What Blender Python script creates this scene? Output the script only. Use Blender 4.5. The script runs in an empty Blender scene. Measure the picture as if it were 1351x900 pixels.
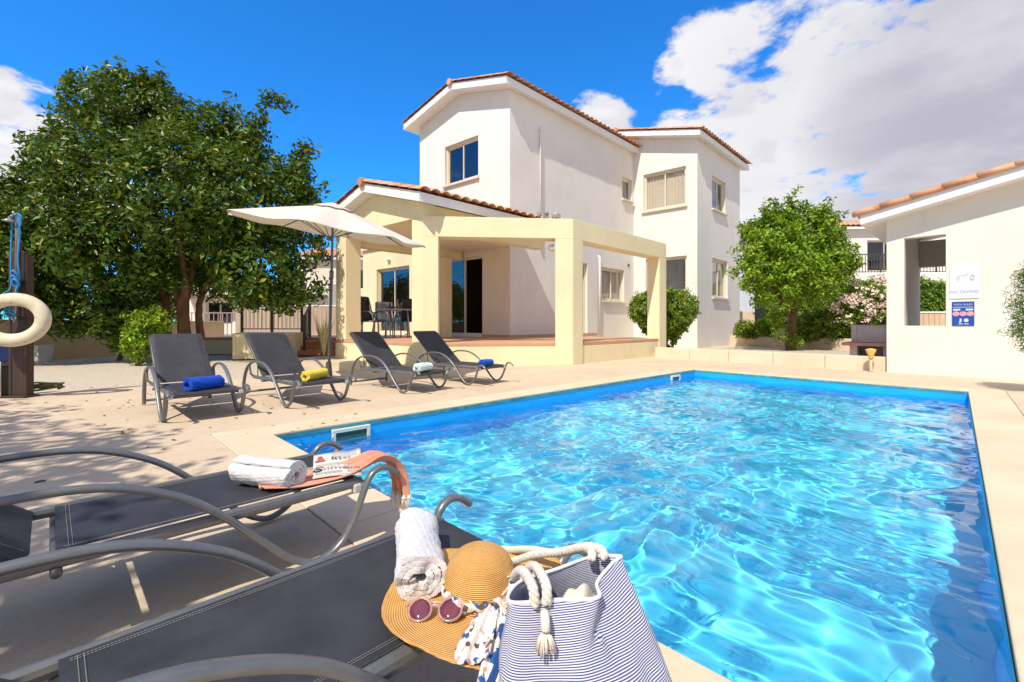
import bpy, bmesh, math, random
import numpy as np
from mathutils import Vector, Matrix, Quaternion
from mathutils.geometry import tessellate_polygon

SC = bpy.context.scene
COL = SC.collection
PI = math.pi
R = math.radians

# ---------------------------------------------------------------- survey of the place (metres, camera stands at the origin)
F, CX, YH, H = 600.0, 675.5, 428.0, 0.9
U = Vector((0.7009, 0.7133, 0.0))        # along the long side of the pool, towards the house
V = Vector((-0.7133, 0.7009, 0.0))       # across the pool
W = Vector((-0.766, 0.643, 0.0))         # along the gable walls of the villa
Z = Vector((0, 0, 1))

def G(px, py, z=0.0):
    """point of the horizontal plane z seen in that direction"""
    d = (H - z) * F / (py - YH)
    return Vector(((px - CX) / F * d, d, z))

def meet(p, d, px):
    """where the line p + t d crosses the vertical plane of sight px"""
    k = (px - CX) / F
    t = (k * p.y - p.x) / (d.x - k * d.y)
    return t

def zat(py, dist):
    return H + (YH - py) * dist / F

# ---------------------------------------------------------------- object helpers
def tag(o, label=None, cat=None, group=None, kind=None):
    if label: o['label'] = label
    if cat: o['category'] = cat
    if group: o['group'] = group
    if kind: o['kind'] = kind
    return o

def empty(name, loc, label, cat, group=None, rz=0.0):
    o = bpy.data.objects.new(name, None)
    o.empty_display_size = 0.1
    o.location = loc
    o.rotation_euler = (0, 0, rz)
    COL.objects.link(o)
    return tag(o, label, cat, group)

def copy_tree(o, parent=None):
    c = o.copy()
    COL.objects.link(c)
    if parent: c.parent = parent
    for ch in [x for x in bpy.data.objects if x.parent == o]:
        copy_tree(ch, c)
    return c

class MB:
    """collects geometry for ONE mesh object"""
    def __init__(self):
        self.v = []; self.f = []; self.m = []; self.sm = []
        self.cm = 0
        self.smooth = False
    def add(self, verts, faces):
        o = len(self.v)
        self.v.extend([Vector(p) for p in verts])
        for f in faces:
            self.f.append([i + o for i in f]); self.m.append(self.cm); self.sm.append(self.smooth)
        return self
    def box(self, c, s, rz=0.0, M=None):
        c = Vector(c); hx, hy, hz = s[0] / 2, s[1] / 2, s[2] / 2
        rot = M if M is not None else Matrix.Rotation(rz, 3, 'Z')
        vs = [c + rot @ Vector((x * hx, y * hy, z * hz)) for x in (-1, 1) for y in (-1, 1) for z in (-1, 1)]
        return self.add(vs, [(0, 1, 3, 2), (4, 6, 7, 5), (0, 4, 5, 1), (2, 3, 7, 6), (0, 2, 6, 4), (1, 5, 7, 3)])
    def bar(self, p, q, w, h, up=Z):
        """rectangular bar from p to q"""
        p = Vector(p); q = Vector(q); d = (q - p)
        L = d.length; d.normalize()
        s = d.cross(up)
        if s.length < 1e-5: s = d.cross(Vector((1, 0, 0)))
        s.normalize(); n = s.cross(d)
        M = Matrix((s, d, n)).transposed()
        return self.box((p + q) / 2, (w, L, h), M=M)
    def prism(self, poly, z0, z1, cap0=True):
        n = len(poly)
        lo = [Vector((p[0], p[1], z0)) for p in poly]; hi = [Vector((p[0], p[1], z1)) for p in poly]
        fs = [(i, (i + 1) % n, n + (i + 1) % n, n + i) for i in range(n)]
        fs.append(tuple(range(n, 2 * n)))
        if cap0: fs.append(tuple(reversed(range(n))))
        return self.add(lo + hi, fs)
    def extrude(self, poly, vec):
        """3-D planar polygon swept along vec"""
        n = len(poly); vec = Vector(vec)
        a = [Vector(p) for p in poly]; b = [p + vec for p in a]
        fs = [(i, (i + 1) % n, n + (i + 1) % n, n + i) for i in range(n)]
        fs.append(tuple(range(n, 2 * n))); fs.append(tuple(reversed(range(n))))
        return self.add(a + b, fs)
    def tube(self, path, r, n=8, flat=1.0, closed=False, caps=True, up=Z):
        """round (or oval) tube along a path; r a number or a list; flat = height/width"""
        P = [Vector(p) for p in path]; k = len(P)
        rs = r if isinstance(r, (list, tuple)) else [r] * k
        vs = []; prev = None
        for i, p in enumerate(P):
            if closed: t = P[(i + 1) % k] - P[i - 1]
            else: t = P[min(i + 1, k - 1)] - P[max(i - 1, 0)]
            if t.length < 1e-9: t = Vector((0, 0, 1))
            t.normalize()
            if prev is None:
                s = t.cross(up)
                if s.length < 1e-3: s = t.cross(Vector((1, 0, 0)))
            else:
                s = prev - t * prev.dot(t)
            s.normalize(); prev = s
            b = s.cross(t)
            for j in range(n):
                a = 2 * PI * j / n
                vs.append(p + s * (math.cos(a) * rs[i]) + b * (math.sin(a) * rs[i] * flat))
        fs = []
        for i in range(k if closed else k - 1):
            for j in range(n):
                a = i * n + j; b_ = i * n + (j + 1) % n
                c = ((i + 1) % k) * n + (j + 1) % n; d = ((i + 1) % k) * n + j
                fs.append((a, b_, c, d))
        if caps and not closed:
            fs.append(tuple(reversed(range(n)))); fs.append(tuple(range((k - 1) * n, k * n)))
        return self.add(vs, fs)
    def lathe(self, prof, n=24, c=(0, 0, 0), M=None):
        c = Vector(c); vs = []
        for r, z in prof:
            for j in range(n):
                a = 2 * PI * j / n
                p = Vector((r * math.cos(a), r * math.sin(a), z))
                vs.append(c + (M @ p if M is not None else p))
        fs = []
        for i in range(len(prof) - 1):
            for j in range(n):
                fs.append((i * n + j, i * n + (j + 1) % n, (i + 1) * n + (j + 1) % n, (i + 1) * n + j))
        fs.append(tuple(reversed(range(n)))); fs.append(tuple(range((len(prof) - 1) * n, len(prof) * n)))
        return self.add(vs, fs)
    def grid(self, fn, nu, nv, wrapu=False):
        vs = [fn(i / (nu - (0 if wrapu else 1)), j / (nv - 1)) for i in range(nu) for j in range(nv)]
        fs = []
        for i in range(nu if wrapu else nu - 1):
            for j in range(nv - 1):
                a = i * nv + j; b = ((i + 1) % nu) * nv + j
                fs.append((a, b, b + 1, a + 1))
        return self.add(vs, fs)
    def build(self, name, mats, parent=None, world=True, smooth=False, recalc=True, bevel=0.0, seg=2, solid=0.0, sub=0):
        me = bpy.data.meshes.new(name)
        off = Vector(parent.location) if (parent is not None and world) else Vector((0, 0, 0))
        me.from_pydata([tuple(p - off) for p in self.v], [], self.f)
        if not isinstance(mats, (list, tuple)): mats = [mats]
        for m in mats: me.materials.append(m)
        me.polygons.foreach_set('material_index', self.m)
        me.polygons.foreach_set('use_smooth', [bool(s or smooth) for s in self.sm])
        me.update()
        if recalc:
            bm = bmesh.new(); bm.from_mesh(me)
            bmesh.ops.recalc_face_normals(bm, faces=bm.faces[:])
            bm.to_mesh(me); bm.free()
        o = bpy.data.objects.new(name, me)
        COL.objects.link(o)
        if parent is not None: o.parent = parent
        if sub:
            s = o.modifiers.new('sub', 'SUBSURF'); s.levels = sub; s.render_levels = sub
        if solid:
            s = o.modifiers.new('solid', 'SOLIDIFY'); s.thickness = solid; s.offset = 0
        if bevel:
            b = o.modifiers.new('bev', 'BEVEL'); b.width = bevel; b.segments = seg; b.limit_method = 'ANGLE'; b.angle_limit = R(40)
        return o

def catmull(pts, n=6, closed=False):
    P = [Vector(p) for p in pts]; out = []; k = len(P)
    rng = range(k if closed else k - 1)
    for i in rng:
        if closed: a, b, c, d = P[i - 1], P[i], P[(i + 1) % k], P[(i + 2) % k]
        else: a, b, c, d = P[max(i - 1, 0)], P[i], P[i + 1], P[min(i + 2, k - 1)]
        for j in range(n):
            t = j / n
            out.append(0.5 * ((2 * b) + (c - a) * t + (2 * a - 5 * b + 4 * c - d) * t * t + (3 * b - a - 3 * c + d) * t ** 3))
    if not closed: out.append(P[-1])
    return out

def holed(outer, holes, z, name, mat, kind='structure', subdiv=0):
    polys = [[Vector((p[0], p[1], 0)) for p in outer]] + [[Vector((p[0], p[1], 0)) for p in h] for h in holes]
    tris = tessellate_polygon(polys)
    flat = [p for q in polys for p in q]
    mb = MB(); mb.add([(p.x, p.y, z) for p in flat], [tuple(t) for t in tris])
    o = mb.build(name, mat)
    me = o.data
    for p in me.polygons:
        if p.normal.z < 0: p.flip()
    o['kind'] = kind
    return o

# ---------------------------------------------------------------- materials
class NT:
    def __init__(self, name):
        self.mat = bpy.data.materials.new(name); self.mat.use_nodes = True
        self.nt = self.mat.node_tree; self.n = self.nt.nodes; self.l = self.nt.links
        self.b = self.n['Principled BSDF']; self.out = self.n['Material Output']
        self._co = None
    def node(self, t, **kw):
        x = self.n.new(t)
        for k, v in kw.items(): setattr(x, k, v)
        return x
    def link(self, a, b): self.l.new(a, b)
    def co(self):
        if self._co is None: self._co = self.node('ShaderNodeTexCoord')
        return self._co
    def noise(self, scale, detail=4, rough=0.55, dist=0.0, vec=None, stretch=None):
        t = self.node('ShaderNodeTexNoise'); t.inputs['Scale'].default_value = scale
        t.inputs['Detail'].default_value = detail; t.inputs['Roughness'].default_value = rough
        t.inputs['Distortion'].default_value = dist
        v = vec or self.co().outputs['Object']
        if stretch:
            m = self.node('ShaderNodeMapping'); m.inputs['Scale'].default_value = stretch
            self.link(v, m.inputs['Vector']); v = m.outputs['Vector']
        self.link(v, t.inputs['Vector'])
        return t.outputs['Fac']
    def ramp(self, fac, stops, interp='LINEAR'):
        r = self.node('ShaderNodeValToRGB'); r.color_ramp.interpolation = interp
        e = r.color_ramp.elements
        while len(e) < len(stops): e.new(0.5)
        for i, (p, c) in enumerate(stops):
            e[i].position = p; e[i].color = tuple(c[:3]) + (1,)
        self.link(fac, r.inputs['Fac'])
        return r.outputs['Color']
    def mixc(self, fac, a, b, mode='MIX'):
        m = self.node('ShaderNodeMix', data_type='RGBA', blend_type=mode)
        for s, i in ((fac, 0), (a, 6), (b, 7)):
            if isinstance(s, (int, float)): m.inputs[i].default_value = s
            elif isinstance(s, (tuple, list)): m.inputs[i].default_value = tuple(s[:3]) + (1,)
            else: self.link(s, m.inputs[i])
        return m.outputs[2]
    def math(self, op, a, b=None, c=None):
        m = self.node('ShaderNodeMath', operation=op)
        for i, s in enumerate((a, b, c)):
            if s is None: continue
            if isinstance(s, (int, float)): m.inputs[i].default_value = s
            else: self.link(s, m.inputs[i])
        return m.outputs[0]
    def col(self, c):
        if isinstance(c, (tuple, list)): self.b.inputs['Base Color'].default_value = tuple(c[:3]) + (1,)
        else: self.link(c, self.b.inputs['Base Color'])
        return self
    def bump(self, h, strength=0.3, dist=0.01):
        b = self.node('ShaderNodeBump'); b.inputs['Strength'].default_value = strength; b.inputs['Distance'].default_value = dist
        prev = self.b.inputs['Normal'].links
        if prev: self.link(prev[0].from_socket, b.inputs['Normal'])
        self.link(h, b.inputs['Height']); self.link(b.outputs['Normal'], self.b.inputs['Normal'])
        return self
    def set(self, **kw):
        for k, v in kw.items(): self.b.inputs[k.replace('_', ' ')].default_value = v
        return self

def simple(name, c, rough=0.6, metal=0.0, var=0.12, vs=6.0, bump=0.0, bs=60.0, bd=0.004, spec=None):
    m = NT(name)
    lo = tuple(x * (1 - var) for x in c); hi = tuple(min(1, x * (1 + var)) for x in c)
    m.col(m.ramp(m.noise(vs, 5), [(0.3, lo), (0.7, hi)]))
    m.set(Roughness=rough, Metallic=metal)
    if spec is not None: m.b.inputs['Specular IOR Level'].default_value = spec
    if bump: m.bump(m.noise(bs, 4), bump, bd)
    return m.mat

# ---------------------------------------------------------------- camera
cam = bpy.data.cameras.new('camera'); cam_o = bpy.data.objects.new('camera', cam); COL.objects.link(cam_o)
cam.sensor_width = 36.0; cam.lens = 36.0 * F / 1351.0
cam.shift_y = -(450 - YH) / 1351.0
cam.clip_start = 0.03; cam.clip_end = 3000
cam_o.location = (0, 0, H); cam_o.rotation_euler = (PI / 2, 0, 0)
SC.camera = cam_o

# ---------------------------------------------------------------- sun and sky
LD = (U * 0.74 + V * 0.20 - Z).normalized()
sun = bpy.data.lights.new('sun', 'SUN'); sun_o = bpy.data.objects.new('sun', sun); COL.objects.link(sun_o)
sun.energy = 4.9; sun.angle = R(0.53); sun.color = (1.0, 0.93, 0.81)
sun_o.rotation_euler = LD.to_track_quat('-Z', 'Y').to_euler(); sun_o.location = (-6, -20, 25)
sun.cycles.is_caustics_light = True

world = bpy.data.worlds.new('World'); SC.world = world; world.use_nodes = True
wn = world.node_tree.nodes; wl = world.node_tree.links
class WT(NT):
    def __init__(self):
        self.nt = world.node_tree; self.n = wn; self.l = wl; self._co = None
wt = WT()
bg = wn['Background']
sky = wt.node('ShaderNodeTexSky'); sky.sky_type = 'NISHITA'; sky.sun_disc = False
sky.sun_elevation = math.asin(-LD.z); sky.sun_rotation = math.atan2(-LD.x, -LD.y)
sky.altitude = 200; sky.air_density = 1.0; sky.dust_density = 0.0; sky.ozone_density = 3.0
SKYC = wt.mixc(1.0, sky.outputs['Color'], (0.24, 1.28, 2.25), 'MULTIPLY')
dirv = wt.co().outputs['Generated']
sep = wt.node('ShaderNodeSeparateXYZ'); wl.new(dirv, sep.inputs[0])
# clouds lie in a layer: look-up point = direction / height
zz = wt.math('ADD', wt.math('MAXIMUM', sep.outputs['Z'], 0.0), 0.22)
cx_ = wt.math('DIVIDE', sep.outputs['X'], zz); cy_ = wt.math('DIVIDE', sep.outputs['Y'], zz)
cmb = wt.node('ShaderNodeCombineXYZ'); wl.new(cx_, cmb.inputs[0]); wl.new(cy_, cmb.inputs[1]); wl.new(wt.math('MULTIPLY', sep.outputs['Z'], 1.5), cmb.inputs[2])
layer = cmb.outputs[0]
def skydir(px, py):
    return Vector(((px - CX) / F, 1.0, (YH - py) / F)).normalized()
def blob(px, py, r_px, soft=0.5):
    """soft disc of the sky around a direction"""
    d = skydir(px, py)
    ang = math.atan(r_px / F)
    dt = wt.node('ShaderNodeVectorMath', operation='DOT_PRODUCT'); nrm = wt.node('ShaderNodeVectorMath', operation='NORMALIZE')
    wl.new(dirv, nrm.inputs[0]); wl.new(nrm.outputs[0], dt.inputs[0]); dt.inputs[1].default_value = d
    mr = wt.node('ShaderNodeMapRange', interpolation_type='SMOOTHSTEP'); wl.new(dt.outputs['Value'], mr.inputs['Value'])
    mr.inputs['From Min'].default_value = math.cos(ang); mr.inputs['From Max'].default_value = math.cos(ang * (1 - soft))
    return mr.outputs['Result']
def many(*bl):
    s = bl[0]
    for b in bl[1:]: s = wt.math('MAXIMUM', s, b)
    return s
back = wt.node('ShaderNodeMapRange', interpolation_type='SMOOTHSTEP'); wl.new(sep.outputs['Y'], back.inputs['Value'])  # out-of-view cloud cover behind the camera, widened to whiten the fill light
back.inputs['From Min'].default_value = 0.0; back.inputs['From Max'].default_value = -0.45; back.inputs['To Max'].default_value = 0.95
zen = wt.node('ShaderNodeMapRange', interpolation_type='SMOOTHSTEP'); wl.new(sep.outputs['Z'], zen.inputs['Value'])  # out-of-view cloud overhead, added to neutralise the blue fill light
zen.inputs['From Min'].default_value = 0.74; zen.inputs['From Max'].default_value = 0.90
cov = many(zen.outputs['Result'], blob(1345, 60, 345, 0.9), wt.math('MULTIPLY', blob(1160, 190, 235, 1.0), 0.95), wt.math('MULTIPLY', blob(1010, 250, 180, 1.0), 0.9), blob(945, 205, 100, 1.0),
           wt.math('MULTIPLY', blob(945, 85, 85, 1.0), 0.80), wt.math('MULTIPLY', blob(795, 168, 48, 1.0), 0.95), blob(-10, 190, 90, 1.0),
           wt.math('MULTIPLY', blob(1350, 300, 330, 1.0), 0.85), wt.math('MULTIPLY', blob(40, 240, 120, 0.9), 0.7),
           wt.math('MULTIPLY', blob(1650, 200, 500, 0.6), 1.0), back.outputs['Result'])
n1 = wt.noise(3.1, 10, 0.58, 0.25, vec=layer)
n2 = wt.noise(9.0, 8, 0.6, 0.2, vec=layer)
dens = wt.math('ADD', wt.math('ADD', wt.math('MULTIPLY', cov, 0.85), wt.math('MULTIPLY', wt.math('SUBTRACT', n1, 0.5), 2.1)), wt.math('MULTIPLY', wt.math('SUBTRACT', n2, 0.5), 1.0))
mr = wt.node('ShaderNodeMapRange', interpolation_type='SMOOTHSTEP'); wl.new(dens, mr.inputs['Value'])
mr.inputs['From Min'].default_value = 0.36; mr.inputs['From Max'].default_value = 0.66
cloud = wt.math('MULTIPLY', mr.outputs['Result'], wt.math('GREATER_THAN', cov, 0.005))
# thick parts are greyer underneath
grey = wt.math('MULTIPLY', many(blob(1300, 150, 190, 0.9), wt.math('MULTIPLY', blob(1140, 110, 230, 0.9), 0.30)),
               wt.math('SMOOTH_MIN', 1.0, wt.math('MULTIPLY', wt.noise(2.6, 6, 0.5, 0.3, vec=layer), 1.7), 0.1))
CL = 8.2
lump = wt.node('ShaderNodeMapRange', interpolation_type='SMOOTHSTEP'); wl.new(wt.noise(5.0, 7, 0.55, 0.4, vec=layer), lump.inputs['Value']); lump.inputs['From Min'].default_value = 0.42; lump.inputs['From Max'].default_value = 0.66; lump.inputs['To Max'].default_value = 0.42
grey = wt.math('MAXIMUM', grey, lump.outputs['Result'])
grey = wt.math('MAXIMUM', grey, wt.math('MULTIPLY', wt.math('MAXIMUM', back.outputs['Result'], zen.outputs['Result']), 0.85))  # the added fill clouds behind and overhead are greyed to dim them
ccol = wt.mixc(grey, (1.0 * CL, 1.0 * CL, 1.03 * CL), (0.54 * CL, 0.53 * CL, 0.62 * CL))
fin = wt.mixc(cloud, SKYC, ccol)
wl.new(fin, bg.inputs['Color']); bg.inputs['Strength'].default_value = 0.115

vs_ = SC.view_settings
vs_.view_transform = 'Standard'; vs_.look = 'None'; vs_.gamma = 1.0; vs_.exposure = 0.03
SC.cycles.max_bounces = 10; SC.cycles.transmission_bounces = 8; SC.cycles.transparent_max_bounces = 16
SC.cycles.sample_clamp_indirect = 6.0
SC.cycles.use_denoising = True
# ================================================================ pool, water, paving, ground
PA, PB, PC, PD = G(359.6, 573.3), G(916.5, 487.6), G(1277.2, 516.1), G(1383.3, 1124)
POOL = [PA, PB, PC, PD]
def off_poly(poly, d):
    """outline pushed outwards by d (convex, any winding)"""
    c = sum(poly, Vector((0, 0, 0))) / len(poly)
    n = len(poly); out = []
    for i in range(n):
        p0, p1, p2 = poly[i - 1], poly[i], poly[(i + 1) % n]
        e1 = (p1 - p0).normalized(); e2 = (p2 - p1).normalized()
        n1 = Vector((e1.y, -e1.x, 0)); n2 = Vector((e2.y, -e2.x, 0))
        if n1.dot(p1 - c) < 0: n1 = -n1
        if n2.dot(p1 - c) < 0: n2 = -n2
        b = (n1 + n2); b = b / b.length
        out.append(p1 + b * (d / b.dot(n1)))
    return out

def m_deck():
    m = NT('deck')
    big = m.noise(0.9, 6, 0.6); mid = m.noise(6, 6, 0.65); fine = m.noise(160, 3, 0.6)
    c = m.ramp(big, [(0.3, (0.59, 0.465, 0.325)), (0.7, (0.71, 0.575, 0.42))])
    c = m.mixc(m.math('MULTIPLY', m.ramp(mid, [(0.50, (0, 0, 0)), (0.72, (1, 1, 1))]), 0.45), c, (0.50, 0.33, 0.18))
    c = m.mixc(m.math('MULTIPLY', m.ramp(fine, [(0.40, (0, 0, 0)), (0.66, (1, 1, 1))]), 0.32), c, (0.40, 0.29, 0.19))
    c = m.mixc(m.math('MULTIPLY', m.ramp(m.noise(48, 5, 0.7), [(0.5, (0, 0, 0)), (0.72, (1, 1, 1))]), 0.30), c, (0.44, 0.31, 0.20))
    c = m.mixc(m.math('MULTIPLY', m.ramp(m.noise(1.7, 7, 0.7, 0.6), [(0.55, (0, 0, 0)), (0.70, (1, 1, 1))]), 0.35), c, (0.40, 0.31, 0.22))
    b = m.node('ShaderNodeTexBrick'); b.offset = 0.5; mp = m.node('ShaderNodeMapping'); mp.inputs['Rotation'].default_value = (0, 0, R(-45.5)); mp.inputs['Location'].default_value = (0.4, 0.9, 0)
    m.link(m.co().outputs['Object'], mp.inputs['Vector']); m.link(mp.outputs['Vector'], b.inputs['Vector'])
    b.inputs['Scale'].default_value = 1.0; b.inputs['Brick Width'].default_value = 2.9; b.inputs['Row Height'].default_value = 1.95; b.inputs['Mortar Size'].default_value = 0.0035; b.inputs['Mortar Smooth'].default_value = 0.0
    b.inputs['Color1'].default_value = (0.0, 0.0, 0.0, 1); b.inputs['Color2'].default_value = (0.16, 0.16, 0.16, 1); b.inputs['Mortar'].default_value = (1, 1, 1, 1)
    c = m.mixc(m.math('MULTIPLY', b.outputs['Color'], 0.22), c, (0.40, 0.31, 0.23))
    m.col(c).set(Roughness=0.8)
    m.bump(fine, 0.5, 0.005).bump(m.noise(25, 5), 0.4, 0.008)
    return m.mat
def m_coping():
    m = NT('coping')
    c = m.ramp(m.noise(1.3, 6, 0.6), [(0.3, (0.62, 0.48, 0.32)), (0.7, (0.73, 0.59, 0.42))])
    c = m.mixc(m.math('MULTIPLY', m.ramp(m.noise(4, 6, 0.7), [(0.55, (0, 0, 0)), (0.78, (1, 1, 1))]), 0.35), c, (0.52, 0.36, 0.20))
    m.col(c).set(Roughness=0.75)
    m.bump(m.noise(150, 3), 0.2, 0.003).bump(m.noise(18, 5), 0.2, 0.006)
    return m.mat
def m_gravel():
    m = NT('gravel')
    v = m.node('ShaderNodeTexVoronoi'); v.inputs['Scale'].default_value = 42
    m.link(m.co().outputs['Object'], v.inputs['Vector'])
    c = m.ramp(m.noise(40, 3), [(0.3, (0.34, 0.28, 0.20)), (0.7, (0.60, 0.52, 0.41))])
    sp = m.node('ShaderNodeSeparateColor'); m.link(v.outputs['Color'], sp.inputs[0])
    c = m.mixc(m.math('MULTIPLY', sp.outputs[0], 0.6), c, (0.62, 0.54, 0.43))
    m.col(c).set(Roughness=0.9)
    m.bump(v.outputs['Distance'], 0.5, 0.012)
    return m.mat
def m_liner(name, lo, hi):
    m = NT(name)
    m.col(m.ramp(m.noise(2.2, 5, 0.6), [(0.3, lo), (0.7, hi)])).set(Roughness=0.45)
    m.bump(m.noise(40, 3), 0.06, 0.004)
    return m.mat
M_DECK = m_deck(); M_COPE = m_coping(); M_GRAVEL = m_gravel()
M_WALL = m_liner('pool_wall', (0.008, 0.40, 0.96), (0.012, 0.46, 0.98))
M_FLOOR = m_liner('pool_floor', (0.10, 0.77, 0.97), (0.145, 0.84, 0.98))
M_TEAL = simple('waterline_tile', (0.05, 0.30, 0.36), 0.35, var=0.4, vs=9)

DEPTH, WLEV = 0.88, -0.13
ring1 = off_poly(POOL, 0.36)
ground_hole = off_poly(POOL, 0.20)
g_out = [Vector((900 * math.cos(a), 900 * math.sin(a), 0)) for a in [2 * PI * i / 24 for i in range(24)]]
holed(g_out, [ground_hole], -0.045, 'ground', M_GRAVEL)
# paving: its back edge runs parallel to the pool behind the loungers
e0 = G(40, 519); e1 = G(200, 508)
ed = (e1 - e0).normalized()
deck_out = [e0 - ed * 9, e0 + ed * 4.0, e0 + ed * 4.0 + V * 4.5 , e0 + ed * 4.0 + V * 4.5 + U * 20, Vector((30, 12, 0)), Vector((30, -14, 0)), Vector((-18, -14, 0))]
holed(deck_out, [off_poly(POOL, 0.365)], 0.0, 'paving', M_DECK)
# rim of the paving against the gravel
mb = MB()
for a, b in ((deck_out[0], deck_out[1]), (deck_out[1], deck_out[2])):
    mb.add([a, b, b - Z * 0.06, a - Z * 0.06], [(0, 1, 2, 3)])
o = mb.build('paving_edge', M_DECK); o['kind'] = 'structure'
# coping slabs round the water, open joints between them
mb = MB()
for i in range(4):
    a, b = POOL[i], POOL[(i + 1) % 4]; a1, b1 = ring1[i], ring1[(i + 1) % 4]
    L = (b - a).length; n = max(2, round(L / 1.95)); gap = 0.0025 / L
    for k in range(n):
        t0 = k / n + (gap if k else 0); t1 = (k + 1) / n - (gap if k < n - 1 else 0)
        q = [a.lerp(b, t0), a.lerp(b, t1), a1.lerp(b1, t1), a1.lerp(b1, t0)]
        mb.prism([(p.x, p.y) for p in q], -0.05, 0.004 + 0.0006 * ((k * 7 + i) % 3))
o = mb.build('coping', M_COPE, bevel=0.006); o['kind'] = 'structure'
# basin: walls, floor, a band of small teal tiles just under the coping
mb = MB()
inn = off_poly(POOL, 0.001)
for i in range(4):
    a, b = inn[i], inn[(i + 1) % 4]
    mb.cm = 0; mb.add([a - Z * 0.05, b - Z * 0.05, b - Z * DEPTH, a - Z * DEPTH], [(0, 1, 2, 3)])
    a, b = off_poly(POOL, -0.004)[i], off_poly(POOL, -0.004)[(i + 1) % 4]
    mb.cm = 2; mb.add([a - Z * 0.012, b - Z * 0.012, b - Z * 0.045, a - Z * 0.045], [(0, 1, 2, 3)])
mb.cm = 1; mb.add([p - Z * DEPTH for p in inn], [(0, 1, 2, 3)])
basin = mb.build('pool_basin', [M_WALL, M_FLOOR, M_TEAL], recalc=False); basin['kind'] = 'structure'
basin.cycles.is_caustics_receiver = True
# water surface: a real swell of crossing waves
rnd = np.random.RandomState(5)
NU, NV = 860, 440
uu, vv = np.meshgrid(np.linspace(0, 1, NU), np.linspace(0, 1, NV), indexing='ij')
wp = [np.array(p) for p in off_poly(POOL, 0.0)]
wx = [(1 - uu) * (1 - vv) * wp[0][k] + uu * (1 - vv) * wp[1][k] + uu * vv * wp[2][k] + (1 - uu) * vv * wp[3][k] for k in (0, 1)]
X, Y = wx
hgt = np.zeros_like(X)
warpx = 0.10 * np.sin(2.1 * X + 1.3 * Y) + 0.06 * np.sin(4.3 * Y - 2.2 * X + 1)
warpy = 0.10 * np.sin(1.7 * Y - 1.9 * X + 2) + 0.06 * np.sin(3.9 * X + 2.8 * Y)
for lam, amp, cnt in ((1.3, 0.0045, 5), (0.62, 0.0042, 9), (0.34, 0.0034, 12), (0.20, 0.0016, 14), (0.115, 0.00065, 16)):
    for i in range(cnt):
        th = rnd.rand() * 2 * PI; k = 2 * PI / (lam * (0.75 + 0.5 * rnd.rand()))
        hgt += amp * (0.5 + rnd.rand()) / math.sqrt(cnt) * 1.4 * np.sin(k * (np.cos(th) * (X + warpx) + np.sin(th) * (Y + warpy)) + rnd.rand() * 6.28)
me = bpy.data.meshes.new('water')
co = np.stack([X, Y, WLEV + hgt], -1).reshape(-1, 3)
idx = np.arange(NU * NV).reshape(NU, NV)
quads = np.stack([idx[:-1, :-1], idx[:-1, 1:], idx[1:, 1:], idx[1:, :-1]], -1).reshape(-1, 4)
me.from_pydata(co.tolist(), [], quads.tolist())
me.polygons.foreach_set('use_smooth', [True] * len(me.polygons)); me.update()
if me.polygons[0].normal.z < 0: me.flip_normals()
water = bpy.data.objects.new('water', me); COL.objects.link(water); water['kind'] = 'structure'
m = NT('water')
m.n.remove(m.b)
gl = m.node('ShaderNodeBsdfGlass'); gl.inputs['IOR'].default_value = 1.33; gl.inputs['Roughness'].default_value = 0.0
gl.inputs['Color'].default_value = (0.97, 1.0, 1.0, 1)
m.link(gl.outputs[0], m.out.inputs['Surface'])
me.materials.append(m.mat)
water.cycles.is_caustics_caster = True
# ================================================================ the villa and everything built
def plaster(name, c, var=0.05):
    m = NT(name)
    lo = tuple(x * (1 - var) for x in c); hi = tuple(min(1, x * (1 + var)) for x in c)
    base = m.ramp(m.noise(0.8, 5, 0.6), [(0.3, lo), (0.7, hi)])
    streak = m.noise(3.0, 5, 0.6, stretch=(1.6, 1.6, 0.25))
    base = m.mixc(m.math('MULTIPLY', m.ramp(streak, [(0.50, (0, 0, 0)), (0.80, (1, 1, 1))]), 0.24), base, tuple(x * 0.72 for x in c))
    m.col(base).set(Roughness=0.85)
    spots = m.ramp(m.noise(11, 7, 0.75), [(0.62, (0, 0, 0)), (0.74, (1, 1, 1))])
    m.col(m.mixc(m.math('MULTIPLY', spots, 0.14), base, tuple(x * 0.55 for x in c)))
    m.bump(m.noise(70, 4, 0.6), 0.32, 0.005).bump(m.noise(2.5, 3), 0.08, 0.02)
    return m.mat
M_WHITE = plaster('white_plaster', (0.77, 0.735, 0.69))
M_CREAM = plaster('cream_plaster', (0.78, 0.69, 0.56))
M_YELLOW = plaster('yellow_plaster', (0.81, 0.715, 0.455), 0.07)
M_SHELT = plaster('warm_white_plaster', (0.74, 0.69, 0.61))
M_TAN = plaster('tan_plaster', (0.62, 0.47, 0.30), 0.10)
M_TRIM = simple('white_trim', (0.80, 0.79, 0.77), 0.6, var=0.04)
M_FRAME = simple('beige_aluminium', (0.74, 0.66, 0.50), 0.4, var=0.04)
M_SILL = simple('stone_sill', (0.70, 0.62, 0.52), 0.6, var=0.08)
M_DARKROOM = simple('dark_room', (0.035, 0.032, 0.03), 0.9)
M_CURTAIN = simple('curtain', (0.66, 0.56, 0.44), 0.9, var=0.06, vs=3)
M_PALE = simple('pale_room', (0.46, 0.44, 0.42), 0.9, var=0.05)
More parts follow.
